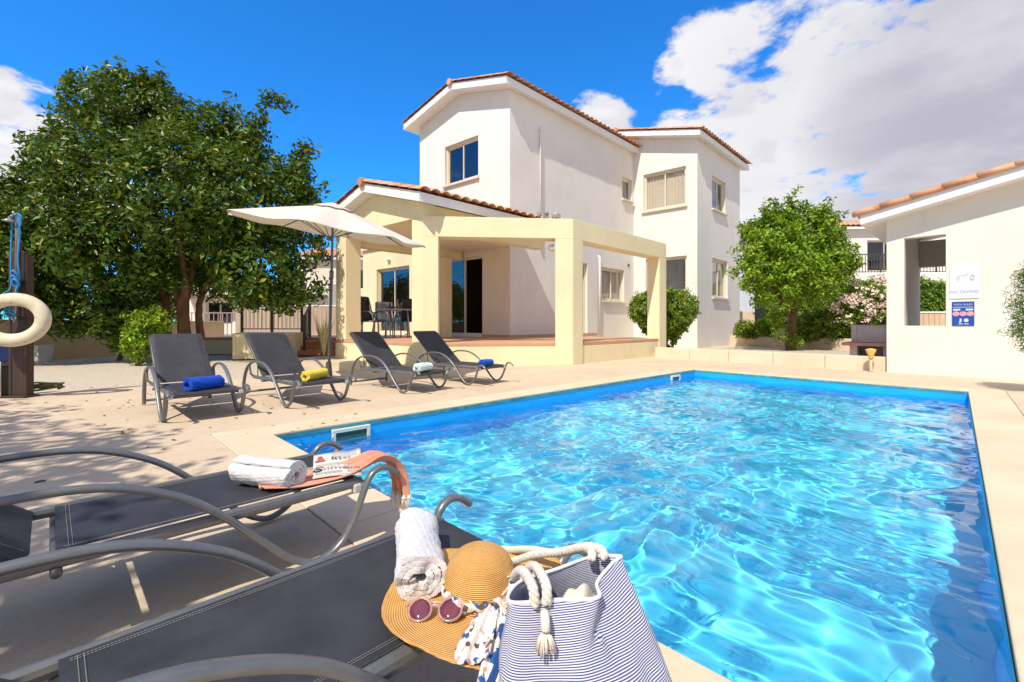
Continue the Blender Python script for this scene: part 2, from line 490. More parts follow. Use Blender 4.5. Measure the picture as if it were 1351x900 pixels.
def m_glass():
    m = NT('window_glass'); m.n.remove(m.b)
    t = m.node('ShaderNodeBsdfTransparent'); t.inputs['Color'].default_value = (0.90, 0.92, 0.93, 1)
    g = m.node('ShaderNodeBsdfGlossy'); g.inputs['Roughness'].default_value = 0.02; g.inputs['Color'].default_value = (0.9, 0.95, 1, 1)
    f = m.node('ShaderNodeLayerWeight'); f.inputs['Blend'].default_value = 0.5
    x = m.node('ShaderNodeMixShader')
    m.link(m.math('ADD', 0.10, m.math('MULTIPLY', m.math('POWER', f.outputs['Facing'], 3.5), 0.75)), x.inputs[0])
    m.link(t.outputs[0], x.inputs[1]); m.link(g.outputs[0], x.inputs[2]); m.link(x.outputs[0], m.out.inputs['Surface'])
    return m.mat
M_GLASS = m_glass()
def m_tiles():
    m = NT('roof_tiles')
    v = m.node('ShaderNodeTexVoronoi'); v.inputs['Scale'].default_value = 3.4
    m.link(m.co().outputs['Object'], v.inputs['Vector'])
    sp = m.node('ShaderNodeSeparateColor'); m.link(v.outputs['Color'], sp.inputs[0])
    c = m.ramp(sp.outputs[0], [(0.0, (0.46, 0.20, 0.10)), (0.5, (0.60, 0.29, 0.15)), (1.0, (0.68, 0.42, 0.26))])
    c = m.mixc(m.math('MULTIPLY', m.noise(14, 5), 0.5), c, (0.46, 0.26, 0.16))
    m.col(c).set(Roughness=0.85); m.bump(m.noise(50, 4), 0.3, 0.005)
    return m.mat
M_TILES = m_tiles()
def m_terracotta():
    m = NT('terrace_tiles')
    b = m.node('ShaderNodeTexBrick'); b.offset = 0.0
    mp = m.node('ShaderNodeMapping'); mp.inputs['Rotation'].default_value = (0, 0, R(-45.5))
    m.link(m.co().outputs['Object'], mp.inputs['Vector']); m.link(mp.outputs['Vector'], b.inputs['Vector'])
    b.inputs['Scale'].default_value = 1.0; b.inputs['Brick Width'].default_value = 0.33; b.inputs['Row Height'].default_value = 0.33
    b.inputs['Mortar Size'].default_value = 0.006
    b.inputs['Color1'].default_value = (0.52, 0.27, 0.15, 1); b.inputs['Color2'].default_value = (0.58, 0.33, 0.19, 1)
    b.inputs['Mortar'].default_value = (0.40, 0.30, 0.22, 1)
    m.col(m.mixc(m.math('MULTIPLY', m.noise(5, 5), 0.35), b.outputs['Color'], (0.60, 0.38, 0.25))).set(Roughness=0.6)
    m.bump(m.noise(40, 3), 0.1, 0.003)
    return m.mat
M_TERR = m_terracotta()
M_STEP = simple('step_tiles', (0.46, 0.20, 0.10), 0.6, var=0.15, vs=4)
M_IRON = simple('dark_iron', (0.06, 0.05, 0.05), 0.5, var=0.2)

def wall(mb, p0, d, L, z0, top, holes=(), th=0.2, n=None):
    """upright wall sheet from p0 along d with real openings and their reveals; top = [(s, z), ...]; n = outward"""
    ss = sorted(set([0.0, L] + [t[0] for t in top] + [h[0] for h in holes] + [h[1] for h in holes]))
    ss = [s for s in ss if -1e-6 <= s <= L + 1e-6]
    def zt(s):
        for (a, za), (b, zb) in zip(top[:-1], top[1:]):
            if a - 1e-6 <= s <= b + 1e-6: return za + (zb - za) * (s - a) / (b - a)
        return top[-1][1]
    P = lambda s, z, o=0.0: Vector((p0.x, p0.y, 0)) + d * s + Z * z + n * o
    for a, b in zip(ss[:-1], ss[1:]):
        mid = (a + b) / 2
        hs_ = sorted([h for h in holes if h[0] - 1e-6 <= mid <= h[1] + 1e-6], key=lambda h: h[2])
        zc = z0
        for h in hs_:
            if h[2] > zc + 1e-6: mb.add([P(a, zc), P(b, zc), P(b, h[2]), P(a, h[2])], [(0, 1, 2, 3)])
            zc = h[3]
        mb.add([P(a, zc), P(b, zc), P(b, zt(b)), P(a, zt(a))], [(0, 1, 2, 3)])
    for s0, s1, za, zb in holes:
        for q in (((s0, za), (s0, zb)), ((s0, zb), (s1, zb)), ((s1, zb), (s1, za)), ((s1, za), (s0, za))):
            (a, z_a), (b, z_b) = q
            mb.add([P(a, z_a), P(b, z_b), P(b, z_b, -th), P(a, z_a, -th)], [(0, 1, 2, 3)])

def opening(p0, d, x0, x1, yt, yb, ref=0):
    """an opening measured on a wall: left and right sight lines, top and bottom at side ref"""
    s0, s1 = meet(p0, d, x0), meet(p0, d, x1)
    sr = s0 if ref == 0 else s1
    y = (p0 + d * sr).y
    a, b = min(s0, s1), max(s0, s1)
    return (a, b, zat(yb, y), zat(yt, y))

def window(root, p0, d, n, h, kind='window', curtain=None, sill=True, depth=0.11, leaves=2, label=None, room=M_DARKROOM):
    s0, s1, z0, z1 = h
    P = lambda s, z, o=0.0: Vector((p0.x, p0.y, 0)) + d * s + Z * z + n * o
    f = MB(); w = 0.055
    def fr(a, b, za, zb, o, t=0.05):
        f.bar(P(a, za + w / 2, o), P(b, za + w / 2, o), t, w); f.bar(P(a, zb - w / 2, o), P(b, zb - w / 2, o), t, w)
        f.bar(P(a + w / 2, za + w, o), P(a + w / 2, zb - w, o), t, w, up=n); f.bar(P(b - w / 2, za + w, o), P(b - w / 2, zb - w, o), t, w, up=n)
    fr(s0 + 0.002, s1 - 0.002, z0 + 0.002, z1 - 0.002, -depth)
    panes = []
    for k in range(leaves):
        a = s0 + 0.04 + (s1 - s0 - 0.08) * k / leaves; b = s0 + 0.04 + (s1 - s0 - 0.08) * (k + 1) / leaves
        o = -depth - 0.012 - 0.03 * (k % 2)
        fr(a - 0.015 * (k > 0), b + 0.015 * (k < leaves - 1), z0 + 0.05, z1 - 0.05, o, 0.035)
        panes.append((a + w - 0.02, b - w + 0.02, o))
    fo = f.build(kind, M_FRAME, root, bevel=0.004, seg=1)
    if label: fo['label'] = label
    for a, b, o in panes:
        g = MB(); g.add([P(a, z0 + 0.09, o), P(b, z0 + 0.09, o), P(b, z1 - 0.09, o), P(a, z1 - 0.09, o)], [(0, 1, 2, 3) if d.cross(Z).dot(n) > 0 else (3, 2, 1, 0)])
        q = g.build('pane', M_GLASS, recalc=False); q.parent = fo; q.location = -Vector(root.location)
    if curtain:
        c = MB()
        def fn(u, v, L=s1 - s0 - 0.06):
            s = s0 + 0.03 + L * u
            return P(s, z0 + 0.06 + (z1 - z0 - 0.1) * v, -depth - 0.10 + 0.022 * math.sin(u * L * 48) * (0.6 + 0.4 * math.sin(u * 9 + v)))
        c.grid(fn, int((s1 - s0) * 60), 4)
        q = c.build('curtain', M_CURTAIN, smooth=True); q.parent = fo; q.location = -Vector(root.location)
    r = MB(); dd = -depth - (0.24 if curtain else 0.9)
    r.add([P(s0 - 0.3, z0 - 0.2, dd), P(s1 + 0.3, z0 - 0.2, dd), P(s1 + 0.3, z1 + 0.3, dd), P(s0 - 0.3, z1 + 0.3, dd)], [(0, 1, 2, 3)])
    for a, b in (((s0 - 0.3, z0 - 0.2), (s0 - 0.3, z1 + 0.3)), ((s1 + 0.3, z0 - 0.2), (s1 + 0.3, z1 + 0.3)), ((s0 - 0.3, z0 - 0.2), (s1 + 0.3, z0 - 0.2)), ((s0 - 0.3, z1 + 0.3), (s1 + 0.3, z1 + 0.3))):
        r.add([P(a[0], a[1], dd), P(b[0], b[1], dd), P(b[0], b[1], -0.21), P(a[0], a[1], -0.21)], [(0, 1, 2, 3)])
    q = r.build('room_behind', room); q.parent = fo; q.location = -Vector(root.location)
    if sill:
        sb = MB(); sb.bar(P(s0 - 0.06, z0 - 0.035, 0.02), P(s1 + 0.06, z0 - 0.035, 0.02), 0.14, 0.07)
        q = sb.build('sill', M_SILL, bevel=0.008); q.parent = fo; q.location = -Vector(root.location)
    return fo

def tile_sheet(mb, o, along, down, L, D, pitch=0.27, row=0.36, amp=0.075):
    """barrel tiles: o = upper corner, along the ridge, down the slope (unit vectors), sizes L x D"""
    nrm = along.cross(down); 
    if nrm.z < 0: nrm = -nrm
    nu = int(L / pitch) * 8 + 1; rows = max(1, round(D / row)); rr = D / rows
    vs = []; seq = []
    for r in range(rows):
        seq += [(r * rr, 0.0), (r * rr + 0.012, 0.022), ((r + 1) * rr - 0.002, 0.032)]
    rng_ = random.Random(int(L * 100))
    jit = [rng_.uniform(-0.006, 0.006) for _ in range(int(L / pitch) + 3)]
    grid = []
    for b, st in seq:
        rowv = []
        for i in range(nu):
            a = L * i / (nu - 1); ph = a / pitch
            h = amp * abs(math.sin(PI * ph)) ** 0.75
            rowv.append(o + along * a + down * (b + jit[int(ph)] * (1 if b > 0.02 else 0)) + nrm * (h + st + 0.012))
        grid.append(rowv)
    n = len(grid)
    mb.add([p for r_ in grid for p in r_], [(i * nu + j, i * nu + j + 1, (i + 1) * nu + j + 1, (i + 1) * nu + j) for i in range(n - 1) for j in range(nu - 1)])

def gable_roof(root, A, L, ridge_z, slope, wl_, wr_, dl, dr, name_slab='fascia', thick=0.21, along=U, ends=True):
    """A: ridge point at the front verge (plan); L length; wl_/wr_: half spans incl. overhang; dl/dr: horizontal unit vectors to each eave"""
    A = Vector((A.x, A.y, 0))
    def sec(o):
        pts = [A + dr * wr_ + Z * (ridge_z - slope * wr_), A + Z * ridge_z, A + dl * wl_ + Z * (ridge_z - slope * wl_)]
        return pts + [p - Z * thick for p in reversed(pts)]
    s = MB(); poly = sec(0); n = len(poly)
    B = [p + along * L for p in poly]
    s.add(poly + B, [(0, 1, 4, 5), (1, 2, 3, 4), (6, 11, 10, 7), (7, 10, 9, 8), (0, 6, 7, 1), (1, 7, 8, 2), (2, 8, 9, 3), (3, 9, 10, 4), (4, 10, 11, 5), (5, 11, 6, 0)])
    s.build(name_slab, M_TRIM, root)
    t = MB()
    for w_, d_ in ((wl_, dl), (wr_, dr)):
        dn = (d_ - Z * slope).normalized(); D = (w_ + 0.10) * math.sqrt(1 + slope * slope)
        tile_sheet(t, A + Z * (ridge_z + 0.004) - along * 0.06, along, dn, L + 0.1, D)
    # ridge caps
    k = max(2, int(L / 0.4)); step = (L + 0.1) / k
    for i in range(k):
        p = A - along * 0.08 + along * (i * step) + Z * (ridge_z + 0.02)
        q = p + along * (step + 0.03)
        t.tube([p, q], [0.105, 0.088], n=10, flat=0.9)
    t.build('roof_tiles', M_TILES, root, solid=0.016)

# ---------------------------------------------------------------- main block
E = Vector((-0.06, 13.6, 0))
WG = 4.24
LR = meet(E, U, 836)                       # right wall up to the inner corner
I1 = E + U * LR
FV = I1 - W * meet(I1, -W, 920)            # outer corner of the second block
TZ = 0.50                                  # terrace level
NL_, NR_ = -U, -W                          # outward normals (left faces / right faces), taken perpendicular below
nL = Vector((-W.y, W.x, 0)); nL = nL if nL.dot(U) < 0 else -nL      # perpendicular to W
nR = Vector((U.y, -U.x, 0))                                       # perpendicular to U, towards the pool
villa = empty('villa', (2.0, 15.0, 0), 'white two-storey villa with terracotta tiled roofs and beige framed windows behind the pool', 'villa')

ez = 7.87; slope1 = 0.248; rz1 = 8.68; ov = 0.42
roofz1 = lambda u: rz1 - 0.21 - slope1 * u - 0.004
h1 = opening(E, W, 587, 631, 178, 233, 1)
hdoor = opening(E, W, 590.5, 636.3, 337, 446, 1); hdoor = (hdoor[0], hdoor[1], TZ + 0.05, hdoor[3])
hglass = opening(E, W, 497, 540, 350, 446, 1); hglass = (hglass[0], hglass[1], TZ + 0.05, hglass[3])
mb = MB()
wall(mb, E, W, WG, 3.2, [(0, roofz1(WG / 2)), (WG / 2, roofz1(0)), (WG, roofz1(WG / 2))], [h1], n=nL)
hs2 = opening(E, U, 821, 833.5, 232.5, 262, 0)
hs3 = opening(E, U, 794, 823.5, 352, 396.5, 0)
hs4 = opening(E, U, 748, 775, 348, 440, 1); hs4 = (hs4[0], hs4[1], TZ + 0.03, hs4[3])
wall(mb, E, U, LR, 0.0, [(0, roofz1(WG / 2)), (LR, roofz1(WG / 2))], [hs2, hs3, hs4], n=nR)
wall(mb, E + W * WG, U, 9.0, 0.0, [(0, roofz1(WG / 2)), (9.0, roofz1(WG / 2))], n=-nR)
# second block
w2 = 6.2; rz2 = 8.90; slope2 = 0.25; roofz2 = lambda u: rz2 - 0.21 - slope2 * u - 0.004
LF = meet(FV, U, 976)
k1 = opening(FV, W, 905, 849, 218.5, 270.5, 0)
k2 = opening(FV, W, 906, 852, 337, 385, 0)
wall(mb, FV, W, 3.6, 0.0, [(0, roofz2(3.1)), (3.1, roofz2(0)), (3.6, roofz2(0.5))], [k1, k2], n=nL)
k3 = opening(FV, U, 939.5, 957, 231, 275, 0)
k4 = opening(FV, U, 939.8, 960, 340, 392, 0)
wall(mb, FV, U, LF, 0.0, [(0, roofz2(3.1)), (LF, roofz2(3.1))], [k3, k4], n=nR)
wall(mb, FV + U * LF, W, w2, 0.0, [(0, roofz2(3.1)), (3.1, roofz2(0)), (w2, roofz2(3.1))], n=-nL)
mb.build('wall', M_WHITE, villa)
mb = MB()                                   # ground floor wall under the porch: cream by the door paints in shade and yellow bounce, yellow further out
tsplit = 3.4
wall(mb, E, W, tsplit, 0.0, [(0, 3.2), (tsplit, 3.2)], [hdoor], n=nL)
mb.build('wall', M_CREAM, villa)
mb = MB(); LG = meet(E, W, 479)
wall(mb, E + W * tsplit, W, LG - tsplit, 0.0, [(0, 3.9), (LG - tsplit, 3.9)], [(hglass[0] - tsplit, hglass[1] - tsplit, hglass[2], hglass[3])], n=nL)
wall(mb, E + W * LG, U, 4.0, 0.0, [(0, 3.9), (4.0, 3.9)], n=-nR)
mb.prism([tuple((E + W * (LG + 0.1) - U * 0.1)[:2]), tuple((E + W * 3.4 - U * 0.1)[:2]), tuple((E + W * 3.4 + U * 4)[:2]), tuple((E + W * (LG + 0.1) + U * 4)[:2])], 3.9, 4.0)
mb.build('wall', M_YELLOW, villa)
mb = MB()                                   # skirting of tiles at the foot of the walls on the terrace
mb.bar(E + Z * (TZ + 0.04) + nL * 0.008 - W * 0.016, E + W * hdoor[0] + Z * (TZ + 0.04) + nL * 0.008, 0.016, 0.08)
mb.bar(E + Z * (TZ + 0.04) + nR * 0.008, E + U * 4.6 + Z * (TZ + 0.04) + nR * 0.008, 0.016, 0.08)
mb.build('skirting', M_TERR, villa)
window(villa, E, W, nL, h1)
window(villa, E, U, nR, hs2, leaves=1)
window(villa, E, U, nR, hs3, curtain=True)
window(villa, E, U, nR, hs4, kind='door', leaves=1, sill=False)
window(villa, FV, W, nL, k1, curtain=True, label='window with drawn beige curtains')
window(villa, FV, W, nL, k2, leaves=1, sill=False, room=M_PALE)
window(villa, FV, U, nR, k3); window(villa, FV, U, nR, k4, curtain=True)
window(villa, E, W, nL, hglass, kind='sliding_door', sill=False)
# the main sliding door stands half open: one leaf in front of the dark room
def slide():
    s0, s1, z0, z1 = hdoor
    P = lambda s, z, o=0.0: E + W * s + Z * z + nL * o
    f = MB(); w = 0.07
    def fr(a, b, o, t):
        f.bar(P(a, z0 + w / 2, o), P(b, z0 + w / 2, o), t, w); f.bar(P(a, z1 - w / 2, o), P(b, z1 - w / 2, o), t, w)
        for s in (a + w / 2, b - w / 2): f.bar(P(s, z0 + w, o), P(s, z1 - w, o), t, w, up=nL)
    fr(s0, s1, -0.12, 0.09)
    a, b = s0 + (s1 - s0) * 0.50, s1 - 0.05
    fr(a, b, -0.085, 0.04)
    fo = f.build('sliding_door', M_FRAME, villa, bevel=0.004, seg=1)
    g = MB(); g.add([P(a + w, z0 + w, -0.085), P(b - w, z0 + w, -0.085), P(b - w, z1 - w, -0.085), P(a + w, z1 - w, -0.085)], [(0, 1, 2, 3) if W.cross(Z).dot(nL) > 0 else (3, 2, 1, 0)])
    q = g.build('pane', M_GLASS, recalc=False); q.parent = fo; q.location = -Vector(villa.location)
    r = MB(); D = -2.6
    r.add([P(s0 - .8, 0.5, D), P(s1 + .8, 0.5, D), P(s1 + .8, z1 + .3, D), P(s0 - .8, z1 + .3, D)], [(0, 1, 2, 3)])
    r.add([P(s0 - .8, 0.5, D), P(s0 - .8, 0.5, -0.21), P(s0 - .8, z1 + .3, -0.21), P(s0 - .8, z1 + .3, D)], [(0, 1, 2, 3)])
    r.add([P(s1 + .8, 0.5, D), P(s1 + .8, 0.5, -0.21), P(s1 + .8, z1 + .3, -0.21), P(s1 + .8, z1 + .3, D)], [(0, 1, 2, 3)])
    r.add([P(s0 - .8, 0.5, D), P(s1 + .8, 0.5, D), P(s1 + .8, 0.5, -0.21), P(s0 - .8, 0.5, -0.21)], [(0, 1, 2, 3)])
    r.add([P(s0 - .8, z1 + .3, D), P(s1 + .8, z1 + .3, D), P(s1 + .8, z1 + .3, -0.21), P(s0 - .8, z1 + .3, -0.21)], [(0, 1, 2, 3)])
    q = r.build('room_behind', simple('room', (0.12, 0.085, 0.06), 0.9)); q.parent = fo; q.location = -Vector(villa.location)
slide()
# roofs
gable_roof(villa, E + W * (WG / 2) - U * ov, 9.0, rz1, slope1, WG / 2 + 0.36, WG / 2 + 0.25, W, -W)
gable_roof(villa, FV + W * 3.1 - U * ov, LF + 2 * ov, rz2, slope2, 3.1 + ov, 3.1 + 0.26, W, -W)
mb = MB()
pz = lambda px, py: (px, py)
sp = meet(E, U, 789.5); q = E + U * sp + nR * 0.05
mb.tube([q + Z * 0.55, q + Z * 3.4, q + Z * 3.44 - nR * 0.06], 0.045, 10)
mb.build('drainpipe', M_TRIM, villa, smooth=True); mb = MB()
sp = meet(E, U, 712); q = E + U * sp + nR * 0.04
mb.tube([q + Z * 3.3, q + Z * zat(175, q.y), q + Z * (zat(175, q.y) + 0.05) + nR * 0.05], 0.03, 8)
mb.tube([q + Z * (zat(175, q.y) + 0.05) + nR * 0.05, q + Z * zat(167, q.y) + nR * 0.05], 0.05, 8)
mb.build('vent_stack', M_TRIM, villa, smooth=True)
mb = MB(); q = E + U * meet(E, U, 829) + nR * 0.03; zz_ = zat(350, q.y)
mb.lathe([(0.001, 0), (0.06, 0), (0.06, 0.05), (0.001, 0.05)], 12, q + Z * zz_, Matrix.Rotation(PI / 2, 3, nR.cross(Z)))
mb.build('wall_vent', M_IRON, villa)

# ---------------------------------------------------------------- porch with its gable, pergola, terrace
P0 = Vector((-1.94, 9.82, 0)); K = Vector((1.354, 10.09, 0)); K2 = Vector((4.48, 13.2, 0))
porch = empty('porch', (-1.94, 9.82, 0), 'yellow gabled porch with square pillars and a low tiled roof in front of the villa', 'porch')
tp = 0.36; tl0, tl1 = 3.11, 3.60; pr_z = 4.24; pslope = 0.28; wr = 1.8 + 0.3
rzp = lambda u: pr_z - 0.20 - pslope * u - 0.004
mb = MB(); th = 0.36
# gable wall above the opening
poly = [(0, 3.22), (0, rzp(1.8)), (1.8, rzp(0)), (3.6, rzp(1.8)), (3.6, 3.22)]
pts = [P0 + W * s + Z * z for s, z in poly]
mb.extrude(pts, U * th)
for a, b in ((0, tp), (tl0, tl1)):
    q = [P0 + W * a, P0 + W * b, P0 + W * b + U * 0.42, P0 + W * a + U * 0.42]
    mb.prism([(p.x, p.y) for p in q], TZ if a else 0.0, 3.218)
# beams running back to the house along both sides
SB = 4.05
for a in (0.0, 3.6 - 0.3):
    q = [P0 + W * a + U * th, P0 + W * (a + 0.3) + U * th, P0 + W * (a + 0.3) + U * SB, P0 + W * a + U * SB]
    mb.prism([(p.x, p.y) for p in q], 3.0, rzp(1.8) - 0.01)
q = [P0 + W * 3.2 + U * 3.2, P0 + W * 3.55 + U * 3.2, P0 + W * 3.55 + U * 3.55, P0 + W * 3.2 + U * 3.55]
mb.prism([(p.x, p.y) for p in q], TZ, 3.0)
mb.build('pillared_front', M_YELLOW, porch, bevel=0.008, seg=1)
mb = MB()
q = [P0 + W * 0.3 + U * th, P0 + W * 3.3 + U * th, P0 + W * 3.3 + U * SB, P0 + W * 0.3 + U * SB]
mb.prism([(p.x, p.y) for p in q], 3.24, 3.30)
mb.build('ceiling', M_CREAM, porch)
gable_roof(porch, P0 + W * 1.8 - U * 0.3, SB + 0.3, pr_z, pslope, wr, wr, W, -W, thick=0.2)

perg = empty('pergola', (1.354, 10.09, 0), 'pale yellow rendered pergola frame of square posts and deep beams around the terrace', 'pergola')
FD = (P0 - K).normalized(); FN = Vector((-FD.y, FD.x, 0)); FN = FN if FN.y > 0 else -FN
mb = MB(); bz0, bz1 = 2.80, 3.24; t_ = 0.38
UK = (K2 - K).normalized(); UN = Vector((-UK.y, UK.x, 0)); UN = UN if UN.dot(V) > 0 else -UN
Lf = (P0 - K).length
# plan outline of the L-shaped top, inner corner mitred
den = FN.cross(UN).z
def plan_int(p, d, q, e):
    den = d.x * e.y - d.y * e.x; w = q - p
    return p + d * ((w.x * e.y - w.y * e.x) / den)
ic = plan_int(K + FN * t_, FD, K + UN * t_, UK)
endF = P0 + (K - P0).normalized() * 0.004
top_poly = [K, K2, K2 + UN * t_, ic, endF + FN * t_, endF]
mb.prism([(p.x, p.y) for p in top_poly], bz0, bz1)
def post(poly, z0): mb.prism([(p.x, p.y) for p in poly], z0, bz0 - 0.0)
post([K, K + UK * 0.36, ic, K + FD * 0.40], 0.0)
post([K2 - UK * 0.42, K2, K2 + UN * t_, K2 - UK * 0.42 + UN * t_], 0.0)
post([endF, endF - FD * 0.34, endF - FD * 0.34 + FN * 0.37, endF + FN * 0.37], 0.0)
mb.build('frame', M_YELLOW, perg, bevel=0.006, seg=1)

# terrace: tiled slab on a yellow base, steps at its left end
ter = empty('terrace', (0, 12, 0), 'raised terrace with terracotta tiles on a yellow rendered base', 'terrace')
ST0, ST1, SD = -6.28, -4.60, 13.95
outline = [P0 + W * 3.62 , P0 - FD * 0.02 + FN * 0.02, K + FN * 0.02 + UN * 0.02, K2 + UN * 0.02, K2 + UN * 3.6, I1 + V * 0.3, E + U * 3 + V * 1, E + W * 8.2 + U * 0.4, Vector((-9.5, 19.0, 0)), Vector((-9.5, SD, 0)), Vector((ST0, SD, 0)), Vector((ST1, SD, 0)), Vector((ST1, 12.45, 0))]
mb = MB(); mb.prism([(p.x, p.y) for p in outline], -0.02, TZ - 0.085)
mb.build('base', M_YELLOW, ter)
mb = MB(); mb.prism([(p.x, p.y) for p in outline], TZ - 0.085, TZ)
mb.build('floor', M_TERR, ter, bevel=0.012)
mb = MB()
for k in range(3):
    y0 = SD - 0.30 * (3 - k) + 0.0; zt_ = TZ * (k + 1) / 4 + 0.02
    mb.box(((ST0 + ST1) / 2, y0 + 0.15 + 0.3 * (2 - k) / 2 - 0.001, zt_ / 2), (ST1 - ST0 + 0.3 * (2 - k) * 0.5, 0.3 + 0.3 * (2 - k), zt_ - 0.002 * k))
mb.build('steps', M_STEP, ter, bevel=0.012)
# low yellow wall beside the steps
lw = MB(); lw.prism([(-7.35, 11.95), (-5.98, 12.1), (-6.32, 14.0), (-8.3, 14.0)], -0.02, 0.66)
tag(lw.build('planter_wall', M_YELLOW, bevel=0.01, seg=1), 'low yellow rendered wall left of the terrace steps', 'wall')
cb = MB(); a = G(447, 490); b = G(470, 489)
cb.prism([(a.x, a.y), (b.x, b.y), (b.x + 0.1, b.y + 0.35), (a.x - 0.05, a.y + 0.4)], -0.03, 0.17)
tag(cb.build('kerb_block', M_YELLOW, bevel=0.012), 'short yellow kerb block on the paving behind the umbrella', 'kerb')

# railings
def railing(name, p, q, z0, h, label, step=0.115, ext=True):
    root = empty(name, p, label, 'railing')
    f = MB(); d = (q - p); L = d.length; d.normalize()
    f.bar(p + Z * (z0 + h), q + Z * (z0 + h), 0.05, 0.035); f.bar(p + Z * (z0 + 0.10), q + Z * (z0 + 0.10), 0.03, 0.03)
    n = int(L / step)
    for i in range(1, n): f.bar(p + d * (L * i / n) + Z * (z0 + 0.12), p + d * (L * i / n) + Z * (z0 + h - 0.018), 0.014, 0.014)
    f.build('bars', M_IRON, root)
    for i in range(3):
        s = MB(); c = p + d * (L * i / 2); s.box(c + Z * (z0 + h / 2 + 0.03), (0.06, 0.06, h + 0.06)); s.build('post', M_IRON, root, bevel=0.004)
    return root
railing('railing', Vector((-8.25, 13.9, 0)), Vector((-6.42, 13.9, 0)), 0.66, 0.86, 'dark iron railing standing on the low yellow wall')
sr = empty('stair_rail', (-6.2, 13.6, 0), 'dark iron handrail beside the terrace steps', 'handrail')
mb = MB()
mb.bar((-6.2, 13.95, 0.5), (-6.2, 13.95, 1.55), 0.06, 0.06, up=Vector((0, 1, 0))); mb.bar((-5.98, 13.1, 0.0), (-5.98, 13.1, 1.18), 0.06, 0.06, up=Vector((0, 1, 0)))
mb.bar((-6.2, 13.95, 1.5), (-5.98, 13.1, 1.12), 0.05, 0.04); mb.bar((-6.2, 13.95, 0.72), (-5.98, 13.1, 0.35), 0.03, 0.03)
for k in range(1, 6):
    t = k / 6; a = Vector((-6.2, 13.95, 0.72)).lerp(Vector((-5.98, 13.1, 0.35)), t); mb.bar(a, a + Z * 0.76, 0.016, 0.016, up=Vector((0, 1, 0)))
mb.build('rail', M_IRON, sr)

# lamps on the walls
def wall_lamp(p, n, label):
    r_ = empty('wall_lamp', p, label, 'lamp')
    mb = MB(); mb.lathe([(0.001, 0), (0.085, 0), (0.085, 0.03), (0.001, 0.03)], 16, p, n.to_track_quat('Z', 'Y').to_matrix()); mb.build('mount', M_TRIM, r_, smooth=False)
    mb = MB(); mb.lathe([(0.075, 0.03), (0.08, 0.06), (0.065, 0.10), (0.03, 0.125), (0.001, 0.13)], 16, p, n.to_track_quat('Z', 'Y').to_matrix())
    mb.build('globe', simple('opal_glass', (0.8, 0.78, 0.72), 0.2, var=0.02), r_, smooth=True)
s = meet(E, W, 604); wall_lamp(E + W * s + Z * zat(328, (E + W * s).y), nL, 'round white wall lamp above the half open sliding door')
s = meet(E, W, 514); wall_lamp(E + W * s + Z * zat(343, (E + W * s).y), nL, 'white wall lamp above the glazed door at the dining table')
wall_lamp(K + FD * 0.40 + FN * 0.2 + Z * 2.62, FD, 'round white lamp on the inner side of the pergola corner post')

# fittings that show above the pergola beam
M_GREYM = simple('grey_metal', (0.35, 0.35, 0.36), 0.45, 0.3)
bt = bz1
q = K + FD * 0.70 + FN * 0.2
r_ = empty('floodlight', q + Z * bt, 'small dark floodlight on a stalk on top of the pergola beam', 'floodlight')
mb = MB(); mb.bar(q + Z * bt, q + Z * (bt + 0.14), 0.018, 0.018, up=Vector((0, 1, 0))); mb.build('stalk', M_IRON, r_)
mb = MB(); mb.box(q + Z * (bt + 0.17) + FD * 0.03, (0.10, 0.06, 0.07), M=Matrix.Rotation(0.5, 3, 'Y')); mb.build('head', M_GREYM, r_, bevel=0.008)
q = K + FD * 0.56 + FN * 0.2; mb = MB(); mb.lathe([(0.001, 0), (0.035, 0), (0.035, 0.13), (0.05, 0.13), (0.05, 0.17), (0.001, 0.18)], 14, q + Z * bt)
tag(mb.build('vent_pipe', simple('vent', (0.20, 0.20, 0.17), 0.6)), 'short dark vent pipe with a cap on the pergola beam', 'vent pipe')
q = K + FD * 0.33 + FN * 0.22
r_ = empty('satellite_dish', q + Z * bt, 'small grey satellite dish on top of the pergola beam', 'dish')
mb = MB(); mb.tube([q + Z * bt, q + Z * (bt + 0.08)], 0.012, 8); mb.build('mount', M_IRON, r_)
mb = MB(); mb.lathe([(0.001, 0), (0.04, 0.006), (0.08, 0.024), (0.10, 0.045), (0.098, 0.05), (0.078, 0.03), (0.001, 0.01)], 20, q + Z * (bt + 0.08), Matrix.Rotation(-1.0, 3, 'X')); mb.build('bowl', M_GREYM, r_, smooth=True)

# ---------------------------------------------------------------- pool shelter on the right with its signs
S0 = Vector((7.06, 8.57, 0)); SV = Vector((0.692, -0.722, 0)); SN = Vector((-0.722, -0.692, 0)); SU = -SN
shel = empty('pool_house', tuple(S0), 'off white pool house with an open hatch and a sloping tiled roof', 'pool house')
hh = opening(S0, SV, 1193, 1248, 314.5, 429.8, 0)
SL = 4.2; sh = 0.21
rs = lambda s: 2.86 + sh * (s - 0)
mb = MB()
wall(mb, S0, SV, SL, -0.02, [(0, rs(0)), (SL, rs(SL))], [hh], n=SN, th=0.24)
D_ = 3.6
lw_ = lambda a, b: [(p.x, p.y) for p in (S0 + SV * a + SU * b[0], S0 + SV * (a + 0.2) + SU * b[0], S0 + SV * (a + 0.2) + SU * b[1], S0 + SV * a + SU * b[1])]
mb.prism(lw_(0.001, (0.001, D_)), -0.02, rs(0))
mb.prism(lw_(SL - 0.2, (0.001, D_)), -0.02, rs(SL - 0.2))
q = [S0 + SV * 0.2 + SU * (D_ - 0.2), S0 + SV * (SL - 0.2) + SU * (D_ - 0.2), S0 + SV * (SL - 0.2) + SU * D_, S0 + SV * 0.2 + SU * D_]
mb.prism([(p.x, p.y) for p in q], 2.25, rs(0))
mb.build('wall', M_SHELT, shel)
o0 = S0 - SV * 0.35 - SU * 0.32
